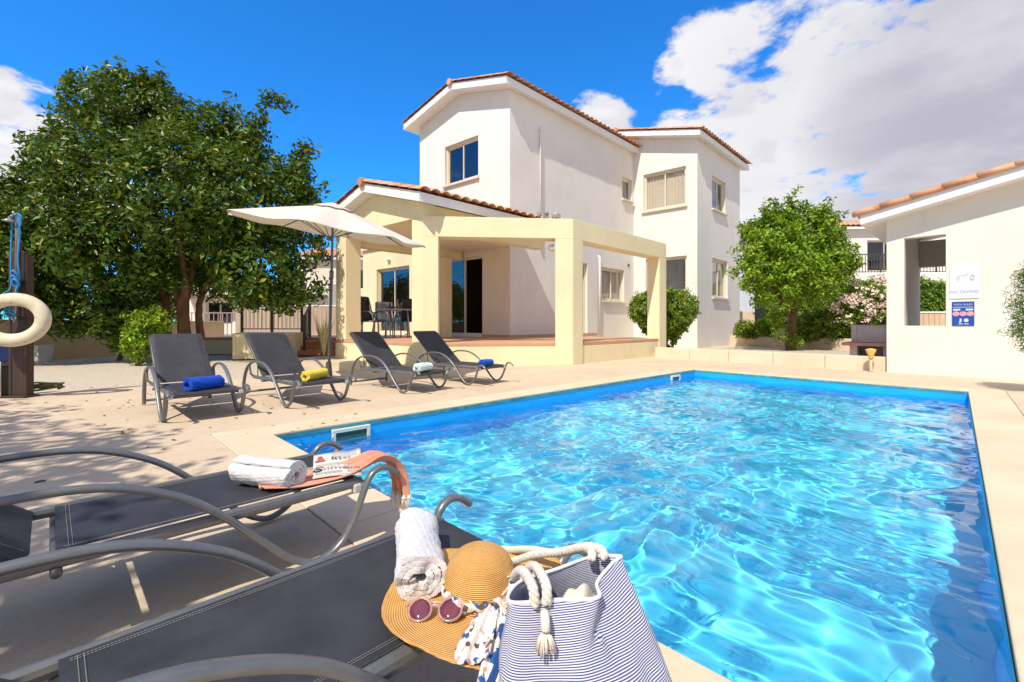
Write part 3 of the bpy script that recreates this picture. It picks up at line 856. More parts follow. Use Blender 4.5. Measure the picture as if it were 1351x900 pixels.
poly = [o0 + Z * (rs(-0.35)), o0 + SV * (SL + 0.7) + Z * rs(SL + 0.35), o0 + SV * (SL + 0.7) + Z * (rs(SL + 0.35) + 0.17), o0 + Z * (rs(-0.35) + 0.17)]
mb = MB(); mb.extrude(poly, SU * (D_ + 0.6)); mb.build('fascia', M_TRIM, shel)
mb = MB(); dn = (-SV - Z * sh).normalized()
top = o0 + SV * (SL + 0.7) + Z * (rs(SL + 0.35) + 0.175) - SU * 0.05
tile_sheet(mb, top, SU, dn, D_ + 0.7, (SL + 0.8) * math.sqrt(1 + sh * sh), row=0.40)
mb.build('roof_tiles', M_TILES, shel, solid=0.018)
for i in range(12):                           # barrel tiles along the verge
    pass
mb = MB(); n_ = 12; DL = (SL + 0.8) * math.sqrt(1 + sh * sh); st = DL / n_
for i in range(n_):
    p = top + dn * (i * st) + Z * (0.035) + SU * 0.03; q = top + dn * ((i + 1) * st + 0.02) + Z * 0.05 + SU * 0.03
    mb.tube([p, q], [0.050, 0.060], n=12)
mb.build('verge_tiles', M_TILES, shel, smooth=True)

def text_mesh(s, size, mat, p, right, up, parent, name='lettering', align='CENTER', ext=0.0006):
    cu = bpy.data.curves.new(name, 'FONT'); cu.body = s; cu.size = size; cu.align_x = align; cu.align_y = 'CENTER'; cu.extrude = ext
    tmp = bpy.data.objects.new(name + '_tmp', cu); COL.objects.link(tmp)
    bpy.context.view_layer.update()
    dg = bpy.context.evaluated_depsgraph_get(); me = bpy.data.meshes.new_from_object(tmp.evaluated_get(dg))
    bpy.data.objects.remove(tmp)
    me.materials.clear(); me.materials.append(mat)
    right = right.normalized(); up = up.normalized(); nn = right.cross(up)
    M = Matrix((right, up, nn)).transposed().to_4x4(); M.translation = Vector(p) - Vector(parent.location)
    me.transform(M)
    o = bpy.data.objects.new(name, me); COL.objects.link(o); o.parent = parent
    return o
def on_shelter(px, py):
    s = meet(S0, SV, px); p = S0 + SV * s; return s, zat(py, p.y)
def sign(name, x0, x1, y0, y1, mat, label, cat):
    s0, za = on_shelter(x0, y0); s1, zb = on_shelter(x1, y1); _, zc = on_shelter(x0, y1)
    zb = (zb + zc) / 2
    c = S0 + SV * ((s0 + s1) / 2) + SN * 0.008; z = (za + zb) / 2
    r_ = empty(name, c + Z * z, label, cat)
    mb = MB(); mb.bar(c + Z * z - SV * ((s1 - s0) / 2), c + Z * z + SV * ((s1 - s0) / 2), 0.01, za - zb); mb.build('panel', mat, r_, bevel=0.002, seg=1)
    return r_, c + Z * z + SN * 0.0065, s1 - s0, za - zb
M_SIGNW = simple('sign_white', (0.66, 0.69, 0.79), 0.35, var=0.02)
M_SIGNB = simple('sign_blue', (0.012, 0.075, 0.34), 0.35, var=0.06)
M_INKF = simple('faded_ink', (0.30, 0.33, 0.42), 0.6, var=0.1)
M_INKP = simple('pale_ink', (0.50, 0.52, 0.62), 0.6, var=0.05)
M_PINK = simple('sign_pink', (0.80, 0.45, 0.55), 0.5, var=0.05)
M_RED = simple('sign_red', (0.62, 0.05, 0.06), 0.5, var=0.05)
r1, c1, w1, h1_ = sign('no_diving_sign', 1253, 1291.5, 351, 394, M_SIGNW, 'faded white square sign reading NO DIVING on the pool house wall', 'sign')
text_mesh('NO DIVING', 0.068, M_INKF, c1 - Z * (h1_ * 0.30), SV, Z, r1)
mb = MB()   # faded diver and ring pictogram
pp = lambda a, b: c1 + SV * (a * w1) + Z * (b * h1_)
mb.tube([pp(-0.28, 0.10), pp(-0.12, 0.20), pp(0.02, 0.17), pp(0.16, 0.26)], 0.008, 6, flat=0.2, up=SN)
mb.tube([pp(-0.16, 0.17), pp(-0.22, 0.02)], 0.007, 6, flat=0.2, up=SN)
mb.tube([pp(0.29 + 0.05 * math.cos(a), 0.12 + 0.06 * math.sin(a)) for a in [2 * PI * k / 14 for k in range(14)]], 0.014, 6, flat=0.3, closed=True)
mb.build('pictogram', M_INKP, r1)
mb = MB(); mb.bar(pp(-0.38, -0.41), pp(0.38, -0.41), 0.002, 0.012); mb.build('line', simple('sign_cyan', (0.55, 0.75, 0.80), 0.5, var=0.02), r1)
r2, c2, w2_, h2_ = sign('pool_rules_sign', 1256, 1285.5, 398.5, 430, M_SIGNB, 'blue pool rules sign with white and pink pictograms below the white sign', 'sign')
text_mesh('POOL RULES', 0.040, M_SIGNW, c2 + Z * (h2_ * 0.38), SV, Z, r2)
pp = lambda a, b: c2 + SV * (a * w2_) + Z * (b * h2_)
for a, b, y_, h_ in ((-0.45, 0.45, 0.27, 0.008), (-0.45, -0.12, 0.17, 0.028), (0.12, 0.45, 0.17, 0.028), (-0.2, 0.0, -0.42, 0.012), (0.06, 0.25, -0.42, 0.012)):
    mb = MB(); mb.bar(pp(a, y_), pp(b, y_), 0.002, h_); mb.build('line', M_SIGNW, r2)
mb = MB()
MS = SN.to_track_quat('Z', 'Y').to_matrix()
mb.lathe([(0.001, 0), (0.03, 0), (0.001, 0.001)], 14, pp(0.14, -0.27), MS)
mb.tube([pp(-0.12, -0.2), pp(-0.10, -0.28), pp(-0.15, -0.36)], 0.012, 6, flat=0.2, up=SN)
mb.build('pictogram', M_SIGNW, r2)
mb = MB()
for a in (-0.32, 0.0, 0.32): mb.lathe([(0.001, 0), (0.043, 0), (0.001, 0.001)], 16, pp(a, 0.0), MS)
mb.build('pictogram', M_PINK, r2)
mb = MB()
for a in (-0.32, 0.0, 0.32):
    mb.tube([pp(a + 0.10 * math.cos(t), 0.085 * math.sin(t)) + SN * 0.001 for t in [2 * PI * k / 16 for k in range(16)]], 0.005, 5, flat=0.3, closed=True)
    mb.bar(pp(a - 0.07, 0.05) + SN * 0.002, pp(a + 0.07, -0.05) + SN * 0.002, 0.001, 0.008)
mb.build('pictogram', M_RED, r2)
# ---------------------------------------------------------------- low walls right of the terrace, barbecue, bollard light
A_ = G(864.5, 471.5); B_ = G(1168.5, 490.5); BD = (B_ - A_).normalized(); BN = Vector((-BD.y, BD.x, 0)); BN = BN if BN.dot(U) > 0 else -BN
m = NT('stained_wall')
c = m.ramp(m.noise(1.2, 5), [(0.3, (0.66, 0.52, 0.37)), (0.7, (0.74, 0.62, 0.47))])
c = m.mixc(m.math('MULTIPLY', m.ramp(m.noise(2.1, 5, 0.65), [(0.55, (0, 0, 0)), (0.72, (1, 1, 1))]), 0.6), c, (0.58, 0.36, 0.18))
m.col(c).set(Roughness=0.85); m.bump(m.noise(60, 4), 0.25, 0.005)
M_STAIN = m.mat
mb = MB(); L = (B_ - A_).length; k = 5
for i in range(k):
    a = A_ + BD * (L * i / k + (0.004 if i else 0)); b = A_ + BD * (L * (i + 1) / k - 0.004)
    q = [a, b, b + BN * 0.16, a + BN * 0.16]; mb.prism([(p.x, p.y) for p in q], -0.03, 0.275)
tag(mb.build('garden_wall', M_STAIN, bevel=0.01), 'low stained stone wall along the paving between pergola and pool house', 'wall')
# bed behind the low wall
q = [A_ + BN * 0.16 - BD * 0.3, B_ + BN * 0.16, B_ + BN * 6.5 + BD * 3, A_ + BN * 8.5 - BD * 0.3]
mb = MB(); mb.prism([(p.x, p.y) for p in q], -0.03, 0.10); o = mb.build('garden_bed', M_GRAVEL); o['kind'] = 'structure'
a, b = Vector(((977 - CX) / F * 17.4, 17.4, 0)), Vector(((1150 - CX) / F * 13.4, 13.4, 0))
d = (b - a).normalized(); n_ = Vector((-d.y, d.x, 0)); n_ = n_ if n_.y > 0 else -n_
q = [a - d * 0.5, b + d * 2, b + d * 2 + n_ * 0.18, a - d * 0.5 + n_ * 0.18]; mb = MB(); mb.prism([(p.x, p.y) for p in q], 0.0, 0.46)
tag(mb.build('bed_wall', M_STAIN, bevel=0.012), 'low stained wall of the raised flower bed behind the lemon tree', 'wall')
bedA, bedD, bedN = a, d, n_
q = [a + n_ * 0.18, b + d * 2 + n_ * 0.18, b + d * 2 + n_ * 3.5, a + n_ * 3.5]; mb = MB(); mb.prism([(p.x, p.y) for p in q], 0.0, 0.42)
o = mb.build('flower_bed', simple('soil', (0.16, 0.11, 0.07), 0.95, var=0.3, vs=20, bump=0.5, bs=30, bd=0.03)); o['kind'] = 'structure'
# barbecue
bq = Vector(((1151 - CX) / F * 10.3, 10.3, 0.1))
bbq = empty('barbecue', tuple(bq), 'brick barbecue with a pink stone shelf beside the pool house', 'barbecue', rz=math.atan2(SV.y, SV.x))
M_BLOCK = simple('grey_block', (0.50, 0.42, 0.39), 0.9, var=0.12, vs=5, bump=0.3, bs=40)
M_SHELF = simple('pink_stone', (0.55, 0.28, 0.22), 0.7, var=0.12)
mb = MB(); mb.box((-0.30, 0, 0.16), (0.14, 0.62, 0.32)); mb.box((0.30, 0, 0.16), (0.14, 0.62, 0.32)); mb.box((0, 0.27, 0.16), (0.46, 0.08, 0.32)); mb.build('base', M_BLOCK, bbq, world=False, bevel=0.008)
mb = MB(); mb.box((0, -0.04, 0.355), (1.0, 0.78, 0.07)); mb.build('shelf', M_SHELF, bbq, world=False, bevel=0.01)
mb = MB(); mb.box((-0.30, 0.05, 0.595), (0.10, 0.56, 0.41)); mb.box((0.30, 0.05, 0.595), (0.10, 0.56, 0.41)); mb.box((0, 0.29, 0.595), (0.50, 0.08, 0.41)); mb.box((0, -0.19, 0.595), (0.50, 0.07, 0.40)); mb.build('hearth', M_BLOCK, bbq, world=False, bevel=0.008)
mb = MB(); mb.box((-0.05, 0.05, 0.8025), (0.72, 0.64, 0.005)); 
for k in range(12): mb.box((-0.22 + 0.04 * k, 0.02, 0.70), (0.008, 0.46, 0.008))
mb.build('grill', M_IRON, bbq, world=False)
# bollard light
bl = Vector(((1149 - CX) / F * 8.62, 8.62, 0))
bol = empty('bollard_light', tuple(bl), 'small yellow flared bollard light in front of the low stained wall', 'garden light')
mb = MB(); mb.lathe([(0.001, 0), (0.035, 0), (0.028, 0.02), (0.024, 0.03), (0.024, 0.27), (0.001, 0.27)], 14, bl); mb.build('post', simple('bollard_post', (0.55, 0.42, 0.26), 0.5), bol, smooth=True)
mb = MB(); mb.lathe([(0.030, 0.24), (0.042, 0.27), (0.055, 0.34), (0.085, 0.41), (0.085, 0.425), (0.03, 0.44), (0.001, 0.445)], 18, bl); mb.build('head', simple('bollard_head', (0.70, 0.47, 0.14), 0.45), bol, smooth=True)
# ================================================================ trees and shrubs
def leaf_mat(name, lo, mid, hi, rough=0.38, trans=0.30):
    m = NT(name)
    a = m.node('ShaderNodeAttribute'); a.attribute_name = 'tint'
    c = m.ramp(a.outputs['Fac'], [(0.0, lo), (0.50, mid), (0.86, tuple(1.7 * x for x in mid)), (0.93, hi), (1.0, hi)])
    m.col(c).set(Roughness=rough); m.b.inputs['Specular IOR Level'].default_value = 0.3
    t = m.node('ShaderNodeBsdfTranslucent'); m.link(m.mixc(0.25, c, hi), t.inputs['Color'])
    x = m.node('ShaderNodeMixShader'); x.inputs[0].default_value = trans
    m.link(m.b.outputs[0], x.inputs[1]); m.link(t.outputs[0], x.inputs[2]); m.link(x.outputs[0], m.out.inputs['Surface'])
    return m.mat

def leaf_mesh(name, C, N, size, aspect, mat, parent, rs, tint=None, fold=0.18):
    """many single leaves, each two faces folded along the midrib"""
    n = len(C)
    N = N / np.linalg.norm(N, axis=1, keepdims=True)
    r = rs.normal(size=(n, 3)); T = np.cross(N, r); T /= np.linalg.norm(T, axis=1, keepdims=True)
    B = np.cross(N, T)
    L = (size * (0.65 + 0.7 * rs.rand(n)))[:, None]; Wd = L * aspect
    base = C - T * L * 0.5; tip = C + T * L * 0.5 - N * L * 0.10
    lf = C - B * Wd * 0.5 + N * Wd * fold; rt = C + B * Wd * 0.5 + N * Wd * fold
    co = np.stack([base, lf, tip, rt], 1).reshape(-1, 3) - np.array(parent.location)
    me = bpy.data.meshes.new(name)
    me.vertices.add(4 * n); me.vertices.foreach_set('co', co.astype(np.float32).ravel())
    i = np.arange(n) * 4
    lo = np.stack([i, i + 1, i + 2, i, i + 2, i + 3], 1).ravel()
    me.loops.add(6 * n); me.loops.foreach_set('vertex_index', lo.astype(np.int32))
    me.polygons.add(2 * n); me.polygons.foreach_set('loop_start', (np.arange(2 * n) * 3).astype(np.int32))
    me.polygons.foreach_set('loop_total', np.full(2 * n, 3, np.int32))
    at = me.attributes.new('tint', 'FLOAT', 'FACE')
    t = rs.rand(n) if tint is None else tint
    at.data.foreach_set('value', np.repeat(t, 2).astype(np.float32))
    me.update(calc_edges=True); me.materials.append(mat)
    o = bpy.data.objects.new(name, me); COL.objects.link(o); o.parent = parent
    return o

def crown(name, parent, blobs, twigs, per, size, aspect, mat, seed, twig_r=0.22, shell=0.55, up=0.35, yellow=0.06, droop=0.0, extra=None, zmin=None):
    """leaves gathered in twig clusters near the surface of a set of lobes"""
    rs = np.random.RandomState(seed)
    bl = np.array([b[:3] for b in blobs], float); br = np.array([(b[3], b[3], b[4] if len(b) > 4 else b[3]) for b in blobs], float)
    w = (br[:, 0] * br[:, 2]); w /= w.sum()
    k = rs.choice(len(blobs), twigs, p=w)
    d = rs.normal(size=(twigs, 3)); d /= np.linalg.norm(d, axis=1, keepdims=True)
    rad = shell + (1 - shell) * rs.rand(twigs) ** 0.6
    rad *= (0.93 + 0.14 * rs.rand(twigs))
    tc = bl[k] + d * br[k] * rad[:, None]
    if extra is not None:
        tc = np.vstack([tc, extra]); d = np.vstack([d, np.tile([0, 0, 1.0], (len(extra), 1)) + rs.normal(size=(len(extra), 3)) * 0.3])
    if zmin is not None:
        ok = tc[:, 2] > zmin; tc = tc[ok]; d = d[ok]
    T = len(tc)
    tw_t = rs.rand(T)
    o = rs.normal(size=(T, per, 3)); o *= (twig_r * rs.rand(T, per, 1) ** 0.5) / np.linalg.norm(o, axis=2, keepdims=True)
    C = (tc[:, None, :] + o).reshape(-1, 3)
    C[:, 2] -= droop * rs.rand(len(C))
    N = (np.repeat(d, per, 0) * 0.7 + rs.normal(size=C.shape) * 0.55 + np.array([0, 0, up]))
    tint = np.clip(0.35 + 0.30 * np.repeat(tw_t, per) + 0.22 * rs.normal(size=len(C)), 0, 0.86)
    yl = rs.rand(len(C)) < yellow * np.repeat((tw_t > 0.6) * 2.0 + 0.3, per)
    tint = np.where(yl, 0.9 + 0.1 * rs.rand(len(C)), tint)
    return leaf_mesh(name, C, N, size, aspect, mat, parent, rs, tint)

def limb(mb, pts, r0, r1, n=8, seed=0):
    P = catmull(pts, 5); k = len(P); rg = random.Random(seed)
    P = [p + Vector((rg.uniform(-1, 1), rg.uniform(-1, 1), 0)) * r0 * 0.12 for p in P]
    mb.tube(P, [r0 + (r1 - r0) * (i / (k - 1)) for i in range(k)], n)

def bark(name, lo, hi):
    m = NT(name)
    c = m.ramp(m.noise(9, 6, 0.65, stretch=(1, 1, 0.25)), [(0.3, lo), (0.7, hi)])
    m.col(c).set(Roughness=0.9); m.bump(m.noise(30, 5, stretch=(1, 1, 0.3)), 0.7, 0.02)
    return m.mat
M_BARK = bark('bark', (0.085, 0.045, 0.02), (0.22, 0.12, 0.055))
M_LEAFD = leaf_mat('citrus_leaf', (0.014, 0.040, 0.004), (0.064, 0.130, 0.010), (0.36, 0.34, 0.03), 0.36, 0.27)
M_LEAFL = leaf_mat('lemon_leaf', (0.06, 0.15, 0.008), (0.20, 0.33, 0.018), (0.48, 0.52, 0.05), 0.42, 0.33)
M_LEAFB = leaf_mat('box_leaf', (0.05, 0.12, 0.010), (0.17, 0.27, 0.022), (0.38, 0.42, 0.05), 0.42, 0.30)
M_LEAFH = leaf_mat('hedge_leaf', (0.045, 0.11, 0.010), (0.11, 0.22, 0.02), (0.22, 0.30, 0.03), 0.5, 0.25)

def wp_(px, py, d): return Vector(((px - CX) / F * d, d, zat(py, d)))
# big citrus tree on the left; lobes given by their direction and distance
LS = 0.92
TR = None
def lobes(lst):
    out = []
    for px, py, rpx, d, *e in lst:
        if TR: px, py = TR[0] + (px - TR[0]) * TR[2] + TR[4], TR[1] + (py - TR[1]) * TR[3] + TR[5]
        p = wp_(px, py, d); r = rpx * d / F * LS
        out.append((p.x, p.y, p.z, r, r * (e[0] if e else 1.0)))
    return out
D0 = 11.6
base = Vector(((246 - CX) / F * D0, D0, -0.05))
cit = empty('citrus_tree', tuple(base), 'large dark green citrus tree with a wide round crown left of the umbrella', 'tree')
TR = (220, 420, 0.95, 0.955, -2, 0)
L_ = lobes([(150, 170, 62, 11.4), (100, 205, 55, 11.2), (205, 165, 60, 11.8), (265, 190, 62, 11.8), (320, 195, 48, 12.2), (150, 235, 80, 10.8),
            (235, 250, 95, 10.6), (320, 260, 80, 11.0), (385, 255, 46, 11.8), (398, 320, 44, 11.6), (350, 345, 62, 11.0), (285, 310, 60, 11.6, 0.7), (255, 335, 60, 13.2, 0.9), (305, 345, 55, 13.2, 0.8), (200, 340, 55, 13.0), (130, 112, 26, 11.6), (175, 100, 24, 11.6), (215, 118, 24, 11.7), (342, 160, 24, 11.7), (400, 208, 24, 11.6), (60, 190, 26, 11.4), (95, 128, 24, 11.5), (288, 148, 24, 11.7), (30, 235, 24, 11.4), (418, 262, 14, 11.6),
            (85, 290, 66, 10.9), (60, 340, 62, 11.2), (140, 320, 72, 10.6, 0.9), (175, 375, 45, 11.3, 0.8), (110, 385, 55, 11.0, 0.8), (40, 270, 50, 11.6), (165, 125, 32, 11.6), (225, 145, 34, 12),
            (405, 375, 38, 11.4, 0.7), (150, 415, 42, 11.1, 0.8), (95, 420, 34, 11.3, 0.7), (345, 385, 34, 11.1, 0.6), (392, 392, 32, 11.3, 0.6), (300, 372, 34, 11.9, 0.7), (215, 360, 34, 11.0, 0.6), (262, 350, 30, 12.2, 0.6), (170, 425, 30, 11.3, 0.8), (320, 365, 30, 11.2, 0.6)])
ex = []
for (a, b) in (((85, 125), (100, 97)), ((150, 118), (160, 84)), ((205, 130), (212, 96)), ((335, 180), (352, 128)), ((352, 128), (380, 138)), ((395, 215), (402, 190)), ((60, 195), (28, 185)), ((185, 112), (190, 100)), ((120, 122), (126, 104)), ((30, 250), (4, 243))):
    for t in np.linspace(0, 1, 7): ex.append(wp_(a[0] + (b[0] - a[0]) * t, a[1] + (b[1] - a[1]) * t, 11.6))
rg = random.Random(27)
for k in range(60):
    q = L_[rg.randrange(len(L_))]; a = Vector(q[:3]); d = Vector((rg.uniform(-1, 1), rg.uniform(-.8, .5), rg.uniform(-0.3, 1.2))).normalized()
    p0_ = a + d * q[3] * 0.85; p1_ = a + d * (q[3] + rg.uniform(0.15, 0.45)) + Z * rg.uniform(-0.1, 0.2)
    for t in np.linspace(0, 1, 4): ex.append(p0_.lerp(p1_, t))
ex = np.array([tuple(p) for p in ex])
crown('crown', cit, L_, 3200, 19, 0.148, 0.46, M_LEAFD, 11, twig_r=0.24, shell=0.5, yellow=0.045, extra=ex)
mb = MB()
b0 = base
def WP(px, py, d): return wp_(px, py, d)
limb(mb, [b0, WP(243, 440, 11.6), WP(240, 405, 11.5), WP(225, 360, 11.5), WP(195, 300, 11.4), WP(150, 220, 11.4)], 0.17, 0.05, 10, 1)
limb(mb, [WP(240, 425, 11.6), WP(243, 400, 11.55), WP(252, 365, 11.6), WP(268, 300, 11.6), WP(280, 210, 11.7)], 0.13, 0.04, 9, 2)
limb(mb, [Vector(((258 - CX) / F * 11.9, 11.9, -0.05)), WP(264, 445, 11.9), WP(262, 415, 11.9), WP(270, 380, 11.8), WP(310, 330, 11.5), WP(350, 290, 11.4)], 0.11, 0.04, 9, 3)
limb(mb, [Vector(((222 - CX) / F * 11.9, 11.9, -0.05)), WP(220, 430, 11.9), WP(216, 390, 11.8), WP(180, 340, 11.4), WP(120, 290, 11.2)], 0.12, 0.04, 9, 4)
limb(mb, [WP(236, 405, 11.5), WP(244, 385, 11.3), WP(240, 340, 11.0), WP(230, 260, 10.9)], 0.12, 0.04, 8, 5)
mb.build('trunk', M_BARK, cit, smooth=True)
for pts in ([WP(352, 130, 11.6), WP(362, 125, 11.6), WP(374, 130, 11.6), WP(382, 142, 11.6)], [WP(215, 165, 11.6), WP(228, 132, 11.6), WP(222, 112, 11.6)], [WP(225, 150, 11.6), WP(236, 132, 11.6), WP(243, 122, 11.6)], [WP(105, 130, 11.6), WP(92, 116, 11.6), WP(72, 110, 11.6)]):
    mb = MB(); limb(mb, pts, 0.014, 0.005, 5, 7); mb.build('branch', M_BARK, cit, smooth=True)
for i in range(24):
    q = L_[i % len(L_)]; rg = random.Random(i); a = Vector(q[:3])
    mb = MB(); limb(mb, [a + Vector((0, 0, -0.6)), a + Vector((rg.uniform(-.6, .6), rg.uniform(-.6, .6), rg.uniform(0, .6))) * q[3] * 1.2], 0.03, 0.008, 5, i); mb.build('branch', M_BARK, cit, smooth=True)
TR = None
# shoots at the foot of the citrus and a leafy shrub beside it
def shrub(name, base, blobs, twigs, per, size, asp, mat, label, seed, stems=4, cat='shrub', twig_r=0.12, **kw):
    r_ = empty(name, tuple(base), label, cat)
    crown('foliage', r_, blobs, twigs, per, size, asp, mat, seed, twig_r=twig_r, **kw)
    mb = MB(); rg = random.Random(seed)
    for i in range(stems):
        b = blobs[i % len(blobs)]
        limb(mb, [base + Vector((rg.uniform(-.06, .06), rg.uniform(-.06, .06), -0.03)), base.lerp(Vector(b[:3]), 0.5) + Vector((rg.uniform(-.08, .08), rg.uniform(-.08, .08), 0)), Vector(b[:3])], 0.022, 0.006, 6, seed + i)
    mb.build('stem', M_BARK, r_, smooth=True)
    return r_
g1 = G(160, 474); 
shrub('shrub', g1, [(g1.x - .05, g1.y, .62, .26, .45), (g1.x + .1, g1.y, 1.0, .30, .35)], 130, 14, 0.085, 0.5, M_LEAFL, 'slender light green shoot growing by the tan garden wall', 31)
g1 = G(183, 480)
shrub('shrub', g1, [(g1.x, g1.y, .35, .30, .34), (g1.x - .05, g1.y + .1, .8, .34, .42), (g1.x + .25, g1.y + .2, .95, .3, .35)], 230, 14, 0.085, 0.5, M_LEAFL, 'light green leafy shrub behind the lounger with the plain blue towel', 32)
# second, darker tree behind the shower at the left edge
D1 = 10.2; base = Vector(((-35 - CX) / F * D1, D1, -0.05))
t2 = empty('evergreen_tree', tuple(base), 'dark green tree behind the outdoor shower at the left edge', 'tree')
L2_ = lobes([(-40, 330, 85, 10.2), (10, 385, 42, 10.0, 0.9), (20, 330, 38, 10.2), (-60, 270, 55, 10.4), (5, 300, 40, 10.6), (60, 400, 40, 10.6, 0.7)])
crown('crown', t2, L2_, 900, 18, 0.12, 0.46, M_LEAFD, 12, twig_r=0.24, yellow=0.05)
mb = MB(); limb(mb, [base, base + Vector((0.1, 0, 1.2)), Vector(L2_[0][:3])], 0.14, 0.05, 9, 8); mb.build('trunk', M_BARK, t2, smooth=True)
# tree out of the frame on the left: only its shade shows, on the paving and the near loungers
base = Vector((-5.6, -0.9, 0))
t3 = empty('shade_tree', tuple(base), 'leafy garden tree left of the near loungers whose shade falls on the paving', 'tree')
L3_ = [(-2.8, -1.9, 3.5, .75, .7), (-3.3, -1.3, 3.7, .8, .7), (-3.9, -0.7, 3.7, .85, .7), (-3.4, -2.4, 3.3, .9, .7), (-5.9, -1.2, 4.0, 1.7, 1.5), (-5.0, -0.4, 4.3, 1.3, 1.1), (-5.2, -2.0, 3.6, 1.4, 1.2), (-6.6, 0.2, 3.8, 1.5, 1.3), (-4.6, -1.5, 3.2, 1.0, 0.9), (-7.2, 1.4, 3.6, 1.3, 1.1), (-4.1, -2.4, 3.0, 1.1, 0.9)]
crown('crown', t3, L3_, 1100, 16, 0.15, 0.5, M_LEAFD, 13, twig_r=0.3, shell=0.3)
mb = MB(); limb(mb, [base, base + Vector((-.1, -.1, 1.5)), Vector((-5.8, -1.1, 4.0))], 0.16, 0.06, 9, 9); mb.build('trunk', M_BARK, t3, smooth=True)

# lemon tree on the right
D2 = 14.0; base = Vector(((1043 - CX) / F * D2, D2, 0.08))
lem = empty('lemon_tree', tuple(base), 'bright green lemon tree with a loose round crown right of the villa', 'tree')
LS = 0.80; TR = (1043, 380, 0.90, 0.90, 0, 4)
L4_ = lobes([(1030, 300, 40, 13.9), (1070, 300, 42, 14.1), (1000, 325, 42, 13.6), (1045, 340, 55, 13.4), (1095, 330, 40, 13.9), (985, 360, 34, 13.4, 0.7), (1020, 385, 42, 13.3, 0.7),
             (1075, 375, 45, 13.5, 0.8), (1110, 350, 24, 14.0), (1035, 270, 20, 14), (1085, 275, 22, 14.2), (1050, 330, 45, 14.8), (1000, 300, 26, 14.2)])
ex = []
for (a, b) in (((1042, 275), (1044, 248)), ((1015, 285), (1005, 262)), ((985, 345), (955, 352)), ((1105, 345), (1136, 325)), ((1080, 272), (1090, 262)), ((990, 300), (975, 290)), ((1062, 268), (1064, 258)), ((1110, 360), (1132, 340)), ((1120, 310), (1112, 292))):
    for t in np.linspace(0, 1, 7): ex.append(wp_(1043 + (a[0] + (b[0] - a[0]) * t - 1043) * .92, 384 + (a[1] + (b[1] - a[1]) * t - 380) * .92, 13.8))
rg = random.Random(17)
for k in range(46):
    q = L4_[rg.randrange(len(L4_))]; a = Vector(q[:3]); d = Vector((rg.uniform(-1, 1), rg.uniform(-.8, .5), rg.uniform(0.1, 1.2))).normalized()
    p0_ = a + d * q[3] * 0.85; p1_ = a + d * (q[3] + rg.uniform(0.10, 0.32)) + Z * rg.uniform(0.0, 0.18)
    for t in np.linspace(0, 1, 5): ex.append(p0_.lerp(p1_, t))
ex = np.array([tuple(p) for p in ex])
crown('crown', lem, L4_, 1150, 17, 0.125, 0.48, M_LEAFL, 21, twig_r=0.19, shell=0.35, yellow=0.04, extra=ex)
mb = MB()
limb(mb, [base, wp_(1043, 440, 14), wp_(1046, 415, 13.95), wp_(1050, 380, 13.9), wp_(1060, 320, 14)], 0.17, 0.04, 9, 11)
limb(mb, [wp_(1045, 420, 13.95), wp_(1030, 395, 13.8), wp_(1008, 360, 13.7)], 0.09, 0.03, 8, 12)
limb(mb, [wp_(1046, 415, 13.95), wp_(1062, 390, 13.9), wp_(1090, 350, 13.9)], 0.09, 0.03, 8, 13)
mb.build('trunk', M_BARK, lem, smooth=True)
for q_ in ((1028, 440, 11, 13.8, 1.6), (1052, 454, 9, 13.8, 0.8), (1022, 420, 10, 13.8, 1.2)): crown('shoot', lem, lobes([q_]), 20, 12, 0.10, 0.5, M_LEAFL, 22, twig_r=0.13)
LS = 1.0; TR = None
# clipped bush by the pergola post
D3 = 14.6; base = Vector(((876 - CX) / F * D3, D3, 0.08))
shrub('clipped_bush', base, lobes([(874, 412, 41, 14.6, 0.68), (876, 427, 31, 14.6, 0.7), (855, 407, 24, 14.6), (895, 407, 25, 14.6), (877, 443, 17, 14.6), (875, 400, 28, 14.6, 0.7)]), 1500, 18, 0.070, 0.6, M_LEAFB,
      'clipped rounded bush behind the far pergola post', 41, stems=6, twig_r=0.09, shell=0.75, yellow=0.08)
# flowering shrub between lemon tree and pool house
M_PETAL = simple('petal', (0.80, 0.62, 0.55), 0.6, var=0.15, vs=30)
base = Vector(((1135 - CX) / F * 14.3, 14.3, 0.42))
fl = shrub('flowering_shrub', base, lobes([(1142, 408, 36, 14.3, 0.95), (1160, 415, 28, 14.1, 0.9), (1115, 425, 26, 14.3, 0.8), (1140, 385, 14, 14.4)]), 500, 15, 0.12, 0.4, M_LEAFB, 'flowering shrub covered in pale pink blossom beside the pool house', 42, twig_r=0.16)
rs = np.random.RandomState(4); pts = []
for b in lobes([(1143, 402, 36, 14.15, 0.95), (1162, 410, 28, 13.95, 0.9), (1122, 412, 26, 14.15, 0.8)]):
    d = rs.normal(size=(60, 3)); d /= np.linalg.norm(d, axis=1, keepdims=True); d[:, 1] = -abs(d[:, 1]); d[:, 2] = np.where(rs.rand(60) < .6, abs(d[:, 2]), d[:, 2])
    pts.append(np.array(b[:3]) + d * np.array([b[3], b[3], b[4]]) * 1.04)
pts = np.vstack(pts); C = (pts[:, None, :] + rs.normal(size=(len(pts), 9, 3)) * 0.045).reshape(-1, 3)
leaf_mesh('blossom', C, rs.normal(size=C.shape) + np.array([0, -1, .6]), 0.075, 0.9, M_PETAL, fl, rs)
